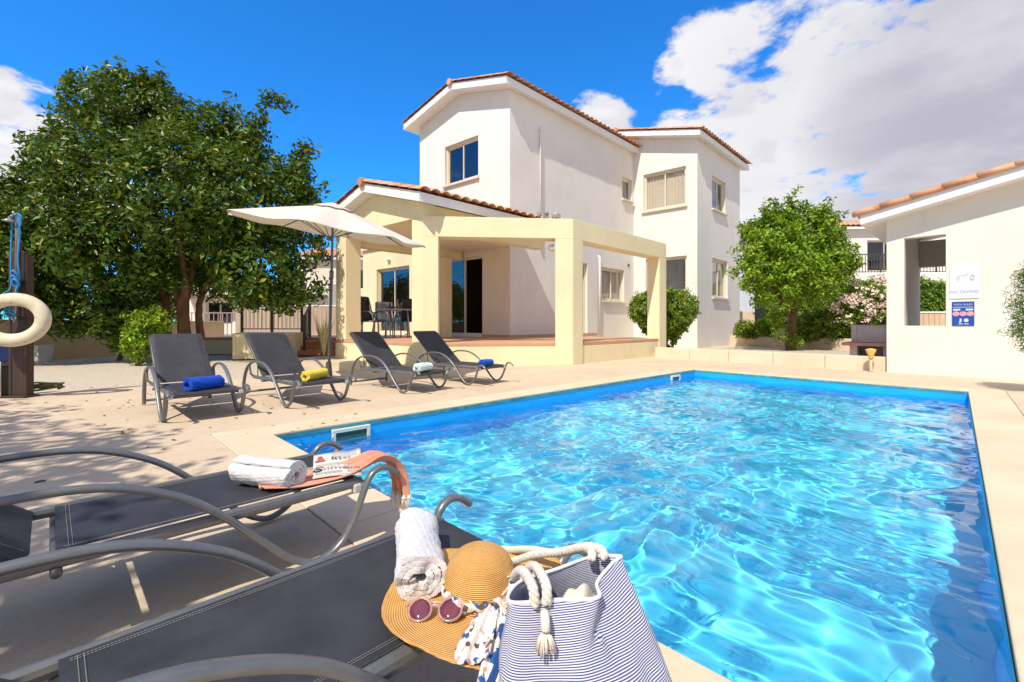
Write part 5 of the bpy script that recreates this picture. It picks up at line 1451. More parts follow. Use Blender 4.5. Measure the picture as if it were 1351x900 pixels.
for k in range(4):
    a = PI / 4 + k * PI / 2 + .3; mb = MB(); mb.tube([tb + Vector((0.50 * math.cos(a), 0.50 * math.sin(a), 0)), tb + Vector((0.42 * math.cos(a), 0.42 * math.sin(a), 0.83))], 0.022, 8); mb.build('leg', M_CLAMP, tab, smooth=True)
M_CLEAR = m_glass()
def wineglass(p, lab):
    mb = MB(); mb.lathe([(0.001, 0), (0.038, 0), (0.036, 0.004), (0.005, 0.01), (0.004, 0.10), (0.02, 0.11), (0.042, 0.15), (0.04, 0.21), (0.036, 0.21), (0.038, 0.15), (0.001, 0.115)], 16, p)
    tag(mb.build('wine_glass', M_CLEAR, smooth=True), lab, 'glass', 'wine glasses on the terrace table')
wineglass(tb + Vector((0.20, -0.15, 0.873)), 'wine glass on the right of the terrace table'); wineglass(tb + Vector((-0.33, 0.1, 0.873)), 'wine glass on the left of the terrace table')
mb = MB(); p = tb + Vector((0.0, 0.05, 0.873)); mb.lathe([(0.001, 0), (0.04, 0), (0.04, 0.17), (0.016, 0.23), (0.015, 0.31), (0.001, 0.31)], 14, p); tag(mb.build('bottle', simple('amber_glass', (0.45, 0.30, 0.06), 0.15), smooth=True), 'amber bottle in the middle of the terrace table', 'bottle')
mb = MB(); p = tb + Vector((-0.15, -0.1, 0.873)); mb.lathe([(0.001, 0), (0.06, 0), (0.13, 0.05), (0.14, 0.08), (0.12, 0.075), (0.05, 0.02), (0.001, 0.02)], 20, p); tag(mb.build('bowl', simple('brown_bowl', (0.20, 0.10, 0.05), 0.5), smooth=True), 'brown bowl on the terrace table beside the bottle', 'bowl')
# a dry ornamental grass leaning on the left porch pillar
gp = P0 + W * 3.55 - U * 0.35; gb = Vector((gp.x, gp.y, 0.0))
og = empty('ornamental_grass', tuple(gb), 'dry pale grass clump growing against the left porch pillar', 'plant')
rs = np.random.RandomState(77); mb = MB()
for k in range(70):
    a = rs.rand() * 6.28; l = 0.55 + 0.6 * rs.rand(); tp_ = gb + Vector((math.cos(a) * l * 0.35, math.sin(a) * l * 0.35, 0.25 + l * 0.95)); md = gb.lerp(tp_, 0.55) + Z * 0.12
    w_ = Vector((-math.sin(a), math.cos(a), 0)) * 0.008
    mb.add([gb + w_, gb - w_, md - w_, md + w_, tp_], [(0, 1, 2, 3), (3, 2, 4)])
mb.build('blades', simple('dry_grass', (0.36, 0.33, 0.14), 0.8, var=0.3, vs=20), og); og['kind'] = 'thing'

# ---------------------------------------------------------------- outdoor shower with life ring
sb = Vector(((27 - CX) / F * 5.62, 5.62, 0))
M_DWOOD = NT('dark_wood'); M_DWOOD.col(M_DWOOD.ramp(M_DWOOD.noise(6, 6, 0.65, stretch=(5, 5, 0.35)), [(0.3, (0.022, 0.012, 0.009)), (0.7, (0.060, 0.030, 0.020))])).set(Roughness=0.55); M_DWOOD.bump(M_DWOOD.noise(30, 4, stretch=(4, 4, .3)), 0.3, 0.004); M_DWOOD = M_DWOOD.mat
M_CHROME = simple('worn_chrome', (0.45, 0.43, 0.40), 0.3, 0.9)
shw = empty('outdoor_shower', tuple(sb), 'outdoor shower on a dark brown wooden post at the left edge', 'shower')
mb = MB(); mb.box(sb + Z * 0.90, (0.155, 0.06, 1.80)); mb.box(sb + Z * 0.885 + Vector((-0.095, 0.01, 0)), (0.035, 0.09, 1.74)); mb.box(sb + Z * 0.885 + Vector((0.095, 0.01, 0)), (0.035, 0.09, 1.74)); mb.box(sb + Z * 0.012, (0.30, 0.20, 0.024)); mb.box(sb + Z * 1.86 + Vector((-0.03, 0, 0)), (0.07, 0.05, 0.12)); mb.build('post', M_DWOOD, shw, bevel=0.006)
mb = MB(); pf = sb + Vector((0.01, -0.055, 0)); mb.tube([pf + Z * 1.02, pf + Z * 2.24, pf + Z * 2.27 + Vector((-.02, -.03, 0))], 0.014, 10); mb.build('riser_pipe', M_CHROME, shw, smooth=True)
mb = MB(); mb.lathe([(0.012, 0.06), (0.02, 0.03), (0.062, 0.012), (0.066, 0.0), (0.001, -0.004)], 20, pf + Vector((-0.03, -0.05, 2.15))); mb.tube([pf + Vector((-0.03, -0.05, 2.20)), pf + Vector((-0.02, -0.02, 2.24)), pf + Vector((0, 0, 2.22))], 0.010, 8); mb.build('shower_head', M_CHROME, shw, smooth=True)
mb = MB(); mb.lathe([(0.001, 0), (0.03, 0), (0.03, 0.04), (0.001, 0.045)], 12, pf + Z * 0.98, Matrix.Rotation(PI / 2, 3, 'X')); mb.tube([pf + Vector((0, -.04, .98)), pf + Vector((0.03, -.05, .93))], 0.008, 6); mb.build('tap', M_CHROME, shw, smooth=True)
M_ROPE = NT('blue_rope'); M_ROPE.col(M_ROPE.ramp(M_ROPE.noise(60, 4), [(0.3, (0.01, 0.16, 0.42)), (0.7, (0.05, 0.36, 0.70))])).set(Roughness=0.7); M_ROPE.bump(M_ROPE.noise(120, 3), 0.5, 0.004); M_ROPE = M_ROPE.mat
mb = MB(); rf = pf + Vector((0, -0.02, 0))
q = lambda x, z, y=0.0: rf + Vector((x, y, z))
mb.tube(catmull([q(0.02, 2.22, -.02), q(0.045, 2.24), q(0.06, 2.0), q(0.05, 1.7, -.01), q(0.055, 1.45), q(0.03, 1.22, -.04), q(0.03, 1.05, -.10)], 6), 0.010, 7)
mb.tube(catmull([q(0.0, 2.23, -.02), q(-0.03, 2.12), q(-0.04, 1.9), q(-0.035, 1.6, -.01), q(-0.045, 1.35), q(-0.06, 1.26, -.08), q(-0.05, 1.16, -.12)], 6), 0.009, 7)
mb.tube(catmull([q(0.03, 2.21), q(0.07, 2.17), q(0.065, 2.10), q(0.02, 2.08), q(0.045, 2.14), q(0.08, 2.21), q(0.04, 2.25)], 5), 0.011, 7)
for c in ((0.025, 1.50), (0.02, 1.44), (0.035, 1.40)):
    mb.tube(catmull([q(c[0] - .04, c[1], -.02), q(c[0], c[1] + .05, -.04), q(c[0] + .035, c[1], -.02), q(c[0], c[1] - .05, .0)], 4, closed=True), 0.013, 7, closed=True)
for c in ((-0.06, 1.22), (-.03, 1.18)):
    mb.tube(catmull([q(c[0] - .04, c[1], -.12), q(c[0], c[1] + .05, -.15), q(c[0] + .035, c[1], -.12), q(c[0], c[1] - .05, -.08)], 4, closed=True), 0.012, 7, closed=True)
for c in ((0.0, 1.06), (.01, 1.02)):
    mb.tube(catmull([q(c[0] - .05, c[1], -.06), q(c[0], c[1] + .03, -.09), q(c[0] + .045, c[1], -.06), q(c[0], c[1] - .03, -.03)], 4, closed=True), 0.012, 7, closed=True)
tag(mb.build('rope', M_ROPE, smooth=True), 'bright blue rope knotted round the shower pipe and holding the life ring', 'rope')
M_RING = NT('weathered_ring'); _c = M_RING.ramp(M_RING.noise(5, 6, 0.65), [(0.3, (0.56, 0.47, 0.30)), (0.65, (0.74, 0.67, 0.50))]); _c = M_RING.mixc(M_RING.ramp(M_RING.noise(22, 6, 0.7), [(0.6, (0, 0, 0)), (0.72, (.8, .8, .8))]), _c, (0.26, 0.20, 0.13)); M_RING.col(_c).set(Roughness=0.7); M_RING.bump(M_RING.noise(30, 5), 0.3, 0.006); M_RING = M_RING.mat
rc = Vector(((17 - CX) / F * 5.40, 5.40, zat(422, 5.40)))
ax_ = Vector((0.26, -1, 0.10)).normalized(); a1 = ax_.cross(Z).normalized(); a2 = a1.cross(ax_)
mb = MB(); mb.tube([rc + a1 * (0.295 * math.cos(t)) + a2 * (0.245 * math.sin(t) + 0.0) for t in [2 * PI * k / 48 for k in range(48)]], 0.078, 14, closed=True, up=ax_, flat=0.8)
lr = tag(mb.build('life_ring', M_RING, smooth=True), 'weathered cream life ring hanging on the outdoor shower post', 'life ring')
# crate, bucket and hose at the foot of the shower
cr = Vector(((-4 - CX) / F * 5.75, 5.75, 0))
crate = empty('crate', tuple(cr), 'black crate with a blue box on it beside the shower post', 'crate')
mb = MB(); mb.box(cr + Z * 0.19, (0.36, 0.34, 0.38)); mb.build('body', simple('black_plastic', (0.012, 0.012, 0.015), 0.45), crate, bevel=0.02)
mb = MB(); mb.box(cr + Z * 0.405, (0.38, 0.36, 0.045)); mb.build('tray', simple('olive_tray', (0.16, 0.17, 0.10), 0.7), crate, bevel=0.008)
mb = MB(); mb.box(cr + Z * 0.53, (0.38, 0.36, 0.205)); mb.build('blue_lid', simple('blue_plastic', (0.01, 0.07, 0.40), 0.4), crate, bevel=0.02)
mb = MB(); mb.tube([cr + Vector((0.20, -0.15, 0)), cr + Vector((0.20, -0.15, 0.44))], 0.014, 8); mb.build('leg', M_TRIM, crate, smooth=True)
bk = Vector(((51 - CX) / F * 11.4, 11.4, -0.04))
buck = empty('bucket', tuple(bk), 'white square plastic bucket by the tan garden wall', 'bucket')
mb = MB()
def rsq(w, z): return [bk + Vector((x * w, y * w, z)) for x, y in ((-1, -1), (1, -1), (1, 1), (-1, 1))]
rings = [rsq(0.16, 0), rsq(0.195, 0.38), rsq(0.205, 0.38), rsq(0.205, 0.42), rsq(0.185, 0.42), rsq(0.15, 0.02)]
mb.add([p for r in rings for p in r], [(i * 4 + j, i * 4 + (j + 1) % 4, (i + 1) * 4 + (j + 1) % 4, (i + 1) * 4 + j) for i in range(5) for j in range(4)] + [(0, 3, 2, 1), (20, 21, 22, 23)])
mb.build('body', simple('white_plastic', (0.62, 0.62, 0.63), 0.5, var=0.1), buck, bevel=0.012)
mb = MB(); mb.tube([bk + Vector((0.206 * math.cos(t), -0.206, 0.36 - 0.12 * math.sin(t))) for t in [PI * k / 10 for k in range(11)]], 0.006, 6); mb.build('handle', M_TRIM, buck)
hz = G(58, 515)
mb = MB(); pts = []
for k in range(150):
    t = k / 149; a = t * 2 * PI * 5; r = 0.17 - 0.012 * math.sin(a * .7); pts.append(Vector((hz.x + r * 1.15 * math.cos(a) + 0.01 * math.sin(3 * a), hz.y + r * 0.9 * math.sin(a), 0.02 + 0.075 * t + 0.012 * math.sin(2.3 * a))))
mb.tube(pts, 0.013, 7); tag(mb.build('hose', simple('olive_hose', (0.16, 0.15, 0.03), 0.5, var=0.25), smooth=True), 'coiled olive garden hose lying beside the shower post', 'hose')
# skimmers in the pool wall
def skimmer(c, d, n, w, h, label):
    """c: centre on the wall, d along it, n into the pool"""
    r_ = empty('skimmer', tuple(c), label, 'skimmer', 'skimmers in the pool wall')
    mb = MB(); t = 0.035
    P = lambda a, b, o=0.0: c + d * a + Z * b + n * o
    for a, b, ww, hh in ((0, h / 2 - t / 2, w, t), (0, -h / 2 + t / 2, w, t)): mb.bar(P(a - ww / 2, b, 0.012), P(a + ww / 2, b, 0.012), 0.03, hh)
    for a in (-w / 2 + t / 2, w / 2 - t / 2): mb.bar(P(a, -h / 2 + t, 0.012), P(a, h / 2 - t, 0.012), 0.03, t, up=n)
    mb.build('frame', simple('cream_plastic', (0.78, 0.76, 0.66), 0.4, var=0.06), r_, bevel=0.005)
    mb = MB(); mb.add([P(-w / 2 + t, -h / 2 + t, 0.003), P(w / 2 - t, -h / 2 + t, 0.003), P(w / 2 - t, h / 2 - t, 0.003), P(-w / 2 + t, h / 2 - t, 0.003)], [(0, 1, 2, 3)])
    mb.build('mouth', simple('skimmer_dark', (0.03, 0.09, 0.08), 0.3), r_)
    mb = MB(); mb.bar(P(-w / 2 + t, -h * 0.12, 0.008), P(w / 2 - t, -h * 0.12, 0.008), 0.008, h * 0.3); mb.build('flap', simple('skimmer_flap', (0.08, 0.20, 0.17), 0.4), r_)
    return r_
i0, i1 = off_poly(POOL, -0.012)[0], off_poly(POOL, -0.012)[1]; sd_ = (i1 - i0).normalized(); sn_ = Vector((sd_.y, -sd_.x, 0))
for px, w_, h_, lab in ((463, 0.36, 0.155, 'cream skimmer opening in the pool wall near the left corner'), (890.5, 0.34, 0.14, 'cream skimmer opening in the pool wall at the far corner')):
    t = meet(i0, sd_, px); skimmer(i0 + sd_ * t - Z * 0.115, sd_, sn_, w_, h_, lab)
# deck drain and a few fallen leaves
dr = G(53, 635.5); mb = MB(); mb.lathe([(0.001, 0.003), (0.022, 0.003), (0.026, 0.001), (0.026, -0.002)], 16, dr); tag(mb.build('deck_drain', M_IRON), 'small round drain in the paving left of the loungers', 'drain')

# ---------------------------------------------------------------- newspaper and pink throw on the left near lounger
A1 = LOUNG[4][1]
def NL(i, s, x, z): # along the lounger from its foot (s), across from its near side (x)
    o, loc, ang = LOUNG[i]; c, sn = math.cos(ang), math.sin(ang)
    lx = -LW / 2 * NEARSC + x
    return Vector((loc.x + c * lx - sn * s, loc.y + sn * lx + c * s, z))
M_THROW = NT('pink_throw'); _w = M_THROW.node('ShaderNodeTexWave'); _w.inputs['Scale'].default_value = 55; _w.bands_direction = 'DIAGONAL'; M_THROW.link(M_THROW.co().outputs['Object'], _w.inputs['Vector'])
M_THROW.col(M_THROW.mixc(M_THROW.math('MULTIPLY', _w.outputs['Fac'], 0.25), M_THROW.ramp(M_THROW.noise(14, 5), [(0.3, (0.60, 0.22, 0.14)), (0.7, (0.68, 0.30, 0.20))]), (0.74, 0.46, 0.36))).set(Roughness=0.95); M_THROW.bump(M_THROW.noise(240, 3), 0.3, 0.002).bump(M_THROW.noise(30, 4), 0.3, 0.006); M_THROW = M_THROW.mat
thr = empty('throw', tuple(NL(4, 0.2, 0.1, 0.285)), 'pink fringed throw hanging over the foot of the left foreground lounger', 'throw')
keys = [(0.36, 0.20, 0.18, 0.288), (0.25, 0.165, 0.24, 0.288), (0.10, 0.120, 0.21, 0.292), (0.02, 0.085, 0.16, 0.308), (-0.05, 0.062, 0.125, 0.330), (-0.11, 0.052, 0.11, 0.312), (-0.15, 0.048, 0.105, 0.262), (-0.168, 0.046, 0.105, 0.20), (-0.175, 0.045, 0.108, 0.150)]
kc = catmull([(a, b, z) for a, b, w, z in keys], 6); kw = catmull([(w, 0, 0) for a, b, w, z in keys], 6)
def fth(u, v):
    i = v * (len(kc) - 1); i0_ = min(int(i), len(kc) - 2); f = i - i0_; p = kc[i0_].lerp(kc[i0_ + 1], f); w = kw[i0_].x * (1 - f) + kw[i0_ + 1].x * f
    gath = max(0, (0.26 - w) / 0.16)
    amp = 0.002 + 0.010 * gath
    wv = amp * math.sin(u * 15 + v * 3) + amp * 0.5 * math.sin(u * 31 + 1)
    hang = min(1, max(0, (v - 0.62) / 0.15))
    return NL(4, p.x - wv * hang, p.y + (u - 0.5) * w, p.z + wv * (1 - hang) + amp * 0.9)
mb = MB(); mb.grid(fth, 34, 70); mb.build('cloth', M_THROW, thr, smooth=True, solid=0.005)
M_FRINGE = m_terry('fringe_cotton', (0.74, 0.68, 0.62))
mb = MB(); rg = random.Random(3)
for k in range(26):
    p = fth(k / 25, 1.0); d = Vector((rg.uniform(-.012, .012), rg.uniform(-.012, .012), 0))
    mb.tube([p + Z * 0.004, p - Z * 0.012 + d * .3, p - Z * 0.030 + d, p - Z * rg.uniform(0.055, 0.075) + d * 1.6], [0.004, 0.007, 0.006, 0.003], 6)
    mb.lathe([(0.001, -0.007), (0.007, -0.004), (0.008, 0.0), (0.007, 0.004), (0.001, 0.007)], 8, p - Z * 0.010 + d * .3)
mb.build('fringe', M_FRINGE, thr, smooth=True)
# the folded newspaper
c0, c1, c2, c3 = G(412.5, 632, 0.298), G(477.5, 627, 0.298), G(475.5, 598.0, 0.298), G(414, 603.5, 0.298)
np_ = empty('newspaper', tuple(c0), 'folded newspaper lying on the pink throw', 'newspaper')
M_PAPER = simple('newsprint', (0.70, 0.66, 0.58), 0.85, var=0.05, vs=20); M_INK = simple('newsprint_ink', (0.05, 0.045, 0.045), 0.8); M_INK2 = simple('newsprint_grey', (0.36, 0.34, 0.33), 0.8); M_FLOWER = simple('print_red', (0.62, 0.10, 0.09), 0.7, var=0.3, vs=90); M_GREENP = simple('print_brown', (0.30, 0.16, 0.10), 0.7, var=0.3, vs=90)
def paper(u, v, lift=0.0):
    p = c0.lerp(c1, u).lerp(c3.lerp(c2, u), v)
    p.z = 0.2985 + 0.012 * math.sin(PI * u) * 0.6 + 0.016 * max(0, u - 0.75) * 4 * v + 0.006 * v + lift
    return p
mb = MB(); mb.grid(paper, 16, 10); mb.build('pages', M_PAPER, np_, smooth=True, solid=0.004)
mb = MB(); mb.grid(lambda u, v: paper(0.01 + 0.98 * u, 0.47 * v + 0.012, 0.0045 - 0.002 * v), 16, 8); mb.build('folded_leaf', M_PAPER, np_, smooth=True, solid=0.0025)
right = (c1 - c0).normalized(); upv = (c3 - c0); upv = (upv - right * upv.dot(right)).normalized()
wN, hN = (c1 - c0).length, upv.dot(c3 - c0)
def onp(u, v, l=0.007): return paper(u, v, l)
text_mesh('S', hN * 0.30, M_INK, onp(0.10, 0.24, 0.0085), right, upv, np_)
text_mesh('epumok,', hN * 0.19, M_INK2, onp(0.42, 0.24, 0.0105), right, upv, np_)
text_mesh('in', hN * 0.20, M_INK, onp(0.47, 0.66, 0.0085), right, upv, np_)
text_mesh('45', hN * 0.13, M_INK2, onp(0.68, 0.66, 0.008), right, upv, np_)
mb = MB(); rg = random.Random(5)
for (u0, u1, v0, v1, st) in ((0.70, 0.97, 0.05, 0.44, 0.045), (0.06, 0.55, 0.36, 0.46, 0.035), (0.36, 0.92, 0.74, 0.96, 0.05), (0.05, 0.60, 0.04, 0.13, 0.035)):
    v = v0
    while v < v1:
        u = u0
        while u < u1:
            l = rg.uniform(0.02, 0.06)
            a, b = onp(u, v, 0.008 if v < .48 else 0.006), onp(min(u1, u + l), v, 0.008 if v < .48 else 0.006)
            mb.bar(a, b, hN * 0.014, 0.0006); u += l + 0.015
        v += st
mb.build('small_print', M_INK2, np_)
mb = MB()
for (u, v, r) in ((0.08, 0.63, .055), (0.19, 0.63, .05), (0.12, 0.74, .05), (0.17, 0.70, .04)): mb.lathe([(0.001, 0.001), (wN * r * 1.2, 0.0005), (wN * r * 1.2, 0)], 12, onp(u, v, 0.0065))
mb.build('flower_picture', M_FLOWER, np_)
mb = MB()
for (u, v, r) in ((0.135, 0.80, .05), (0.13, 0.66, .03), (0.645, 0.20, .024), (0.645, 0.28, .020), (0.645, 0.35, .015)): mb.lathe([(0.001, 0.0018), (wN * r * 1.1, 0.001), (wN * r * 1.1, 0)], 10, onp(u, v, 0.0085 if v < .48 else 0.0068))
mb.build('figure_picture', M_GREENP, np_)

# ---------------------------------------------------------------- straw hat with scarf, sunglasses, striped bag
SEAT = 0.283
hc = Vector((-0.071, 1.015, SEAT + 0.006))
m = NT('straw'); 
_g = m.node('ShaderNodeTexGradient'); 
sepx = m.node('ShaderNodeSeparateXYZ'); m.link(m.co().outputs['Object'], sepx.inputs[0])
rad_ = m.math('SQRT', m.math('ADD', m.math('MULTIPLY', sepx.outputs[0], sepx.outputs[0]), m.math('MULTIPLY', sepx.outputs[1], sepx.outputs[1])))
wsum = m.math('ADD', rad_, m.math('MULTIPLY', sepx.outputs[2], -1.0))
rings_ = m.math('ABSOLUTE', m.math('SINE', m.math('MULTIPLY', wsum, PI / 0.0044)))
braid = m.noise(420, 2, 0.5)
_c = m.ramp(m.noise(26, 4), [(0.3, (0.62, 0.29, 0.06)), (0.7, (0.74, 0.40, 0.10))])
_c = m.mixc(m.ramp(rings_, [(0.0, (0.55, 0.55, 0.55)), (0.30, (0, 0, 0))]), _c, (0.36, 0.17, 0.05))
_c = m.mixc(m.math('MULTIPLY', braid, 0.4), _c, (0.80, 0.52, 0.22))
m.col(_c).set(Roughness=0.6); m.bump(rings_, 0.8, 0.0022).bump(braid, 0.35, 0.0012)
M_STRAW = m.mat
hat = empty('straw_hat', tuple(hc), 'wide brimmed straw hat lying on the near lounger', 'hat')
RC, RB = 0.078, 0.208
near_dir = -V    # towards the near side of the lounger
def brim(u, v):
    a = 2 * PI * u; d = Vector((math.cos(a), math.sin(a), 0)); r = RC * 0.97 + (RB - RC * 0.97) * v
    over = max(0, d.dot(near_dir) * r - 0.06)
    z = 0.004 + 0.010 * v * math.sin(3 * a + 0.8) + 0.004 * v * math.sin(5 * a + 2) + 0.012 * v * v - over * 0.30
    # raised behind, where the rope pushes it
    if d.dot(Vector((0.8, 0.6, 0))) > 0.3: z += 0.020 * v * (d.dot(Vector((0.8, 0.6, 0))) - 0.3)
    return hc + d * (r * (1 + 0.02 * math.sin(2 * a + 1))) + Z * z
mb = MB(); mb.grid(brim, 96, 22, wrapu=True); mb.build('brim', M_STRAW, hat, smooth=True, solid=0.0025)
def dome(u, v):
    a = 2 * PI * u; t = v
    prof = [(1.0, 0.0), (1.0, 0.25), (0.985, 0.42), (0.93, 0.60), (0.80, 0.78), (0.60, 0.90), (0.35, 0.97), (0.02, 1.0)]
    i = t * 7; k = min(int(i), 6); f = i - k
    P = [Vector((x, y, 0)) for x, y in prof]; A = [P[max(k - 1, 0)], P[k], P[k + 1], P[min(k + 2, 7)]]
    q = 0.5 * ((2 * A[1]) + (A[2] - A[0]) * f + (2 * A[0] - 5 * A[1] + 4 * A[2] - A[3]) * f * f + (3 * A[1] - A[0] - 3 * A[2] + A[3]) * f ** 3)
    rip = 0.0007 * abs(math.sin((q.x * 0.078 + q.y * -0.112) / 0.0044 * PI))
    dent = 1 + 0.02 * math.sin(2 * a + 0.4)
    return hc + Vector((math.cos(a), math.sin(a), 0)) * (q.x * RC * dent + rip) + Z * (0.004 + q.y * 0.112 + rip)
mb = MB(); mb.grid(dome, 80, 60, wrapu=True); mb.build('crown', M_STRAW, hat, smooth=True)
# scarf tied round the crown
m = NT('patterned_silk')
v1 = m.node('ShaderNodeTexVoronoi'); v1.inputs['Scale'].default_value = 95; m.link(m.co().outputs['Object'], v1.inputs['Vector'])
sc_ = m.node('ShaderNodeSeparateColor'); m.link(v1.outputs['Color'], sc_.inputs[0])
_c = m.ramp(sc_.outputs[0], [(0.0, (0.74, 0.72, 0.68)), (0.40, (0.62, 0.36, 0.26)), (0.55, (0.70, 0.66, 0.60)), (0.68, (0.10, 0.07, 0.06)), (0.78, (0.02, 0.10, 0.36)), (0.90, (0.78, 0.76, 0.74))], 'CONSTANT')
v2 = m.node('ShaderNodeTexVoronoi'); v2.inputs['Scale'].default_value = 240; m.link(m.co().outputs['Object'], v2.inputs['Vector'])
_c = m.mixc(m.ramp(v2.outputs['Distance'], [(0.10, (.75, .75, .75)), (0.3, (0, 0, 0))]), _c, (0.20, 0.13, 0.10))
m.col(_c).set(Roughness=0.45); m.bump(m.noise(60, 3), 0.3, 0.003); M_SILK = m.mat
M_SILKB = simple('navy_silk', (0.015, 0.06, 0.20), 0.45)
M_SILKP = simple('peach_silk', (0.72, 0.42, 0.28), 0.5)
sf = empty('scarf', tuple(hc), 'patterned blue, white and peach scarf tied round the straw hat with hanging ends', 'scarf')
def band(u, v):
    a = 2 * PI * u; r = RC * (1.035 + 0.02 * math.sin(2 * a + .4)) + 0.003 * math.sin(9 * a + 3 * v) + 0.002 * math.sin(v * 7 + a)
    return hc + Vector((math.cos(a) * r, math.sin(a) * r, 0.012 + 0.026 * v + 0.004 * math.sin(2 * a) + 0.002 * math.sin(17 * a)))
mb = MB(); mb.grid(band, 80, 7, wrapu=True); mb.build('band', M_SILK, sf, smooth=True, solid=0.002)
def strip(pts, widths, wdir, mat, name, fold=0.006, n=7, ph=0.0):
    P = catmull(pts, 6); Wd = catmull([(w, 0, 0) for w in widths], 6)
    def fn(u, v):
        i = v * (len(P) - 1); k = min(int(i), len(P) - 2); f = i - k; p = P[k].lerp(P[k + 1], f); w = Wd[k].x * (1 - f) + Wd[k + 1].x * f
        t = (P[min(k + 1, len(P) - 1)] - P[max(k - 1, 0)]).normalized(); s = (wdir - t * wdir.dot(t)).normalized(); nn = s.cross(t)
        return p + s * ((u - .5) * w) + nn * (fold * math.sin(u * 9 + ph + v * 3) + fold * .5 * math.sin(u * 21 + v * 5))
    mb = MB(); mb.grid(fn, 18, len(P) * 2); return mb.build(name, mat, sf, smooth=True, solid=0.0018)
kp = Vector((-0.036, 0.955, SEAT + 0.030))
mb = MB(); mb.lathe([(0.001, -0.018), (0.012, -0.015), (0.018, -0.004), (0.017, 0.007), (0.010, 0.016), (0.001, 0.018)], 12, kp, Matrix.Rotation(0.9, 3, 'Y')); mb.build('knot', M_SILK, sf, smooth=True)
strip([kp, kp + Vector((-0.012, -0.035, 0.006)), kp + Vector((-0.026, -0.080, -0.004)), kp + Vector((-0.036, -0.125, -0.012)), kp + Vector((-0.034, -0.145, -0.016))], [0.018, 0.040, 0.058, 0.066, 0.050], Vector((1, 0.1, 0)), M_SILK, 'end', 0.005)
strip([kp, kp + Vector((0.010, -0.045, 0.004)), kp + Vector((0.014, -0.090, -0.008)), kp + Vector((0.006, -0.140, -0.022)), kp + Vector((0.000, -0.195, -0.045)), kp + Vector((0.0, -0.215, -0.08))], [0.018, 0.036, 0.046, 0.05, 0.054, 0.05], Vector((1, -0.3, 0.1)), M_SILK, 'end', 0.005, ph=2)
strip([kp + Vector((0.016, -0.07, 0.004)), kp + Vector((0.020, -0.11, -0.006)), kp + Vector((0.006, -0.16, -0.022)), kp + Vector((-0.012, -0.19, -0.034))], [0.010, 0.014, 0.014, 0.012], Vector((1, -0.3, 0.1)), M_SILKB, 'navy_stripe', 0.001)
strip([kp + Vector((0.030, -0.08, 0.004)), kp + Vector((0.033, -0.115, -0.004)), kp + Vector((0.022, -0.16, -0.018)), kp + Vector((0.006, -0.195, -0.034))], [0.006, 0.008, 0.008, 0.008], Vector((1, -0.3, 0.1)), M_SILKP, 'peach_stripe', 0.001)
strip([kp, kp + Vector((0.020, 0.010, 0.020)), kp + Vector((0.050, 0.020, 0.024)), kp + Vector((0.058, 0.002, 0.008)), kp + Vector((0.030, -0.012, 0.000)), kp], [0.016, 0.040, 0.050, 0.046, 0.034, 0.016], Vector((0.2, 0.5, 1)), M_SILK, 'bow', 0.004)
# sunglasses lying on the brim
gc = Vector((-0.158, 0.935, SEAT + 0.030))
sg = empty('sunglasses', tuple(gc), 'round sunglasses with purple lenses and clear pink frame on the hat brim', 'sunglasses')
m = NT('pink_clear_acetate'); m.col((0.80, 0.55, 0.50)).set(Roughness=0.12); m.b.inputs['Transmission Weight'].default_value = 0.65; M_ACET = m.mat
m = NT('purple_lens'); m.col(m.ramp(m.noise(18, 2), [(0.3, (0.11, 0.02, 0.04)), (0.7, (0.19, 0.05, 0.08))])).set(Roughness=0.06); m.b.inputs['Specular IOR Level'].default_value = 0.9; M_LENS = m.mat
gx = Vector((1, -0.02, 0)).normalized(); gn = Vector((-0.05, -0.55, 0.83)).normalized(); gy = gn.cross(gx).normalized(); gx = gy.cross(gn)
MG = Matrix((gx, gy, gn)).transposed()
for s in (-1, 1):
    c = gc + gx * (s * 0.0315)
    ring = [c + gx * (0.0235 * math.cos(t)) + gy * (0.0225 * math.sin(t) * (1 + 0.06 * math.sin(t))) for t in [2 * PI * k / 28 for k in range(28)]]
    mb = MB(); mb.tube(ring, 0.0028, 8, closed=True, up=gn); mb.build('rim', M_ACET, sg, smooth=True)
    mb = MB(); mb.lathe([(0.001, 0.0022), (0.012, 0.0015), (0.0222, -0.0008), (0.0222, -0.0022), (0.001, 0.0)], 24, c, MG); mb.build('lens', M_LENS, sg, smooth=True)
    mb = MB(); h = c + gx * (s * 0.026) + gy * 0.010
    mb.tube(catmull([h, h + gx * (s * 0.006) - gn * 0.004, h + gx * (-s * 0.004) - gn * 0.010 + gy * 0.004, h + gx * (-s * 0.075) - gn * 0.014 + gy * (0.006 + 0.005 * s), h + gx * (-s * 0.095) - gn * 0.016 - gy * 0.008], 4), 0.0026, 7); mb.build('temple', M_ACET, sg, smooth=True)
mb = MB(); mb.tube(catmull([gc - gx * 0.010 + gy * 0.004, gc + gy * 0.009 + gn * .002, gc + gx * 0.010 + gy * 0.004], 4), 0.0030, 8); mb.build('bridge', M_ACET, sg, smooth=True)
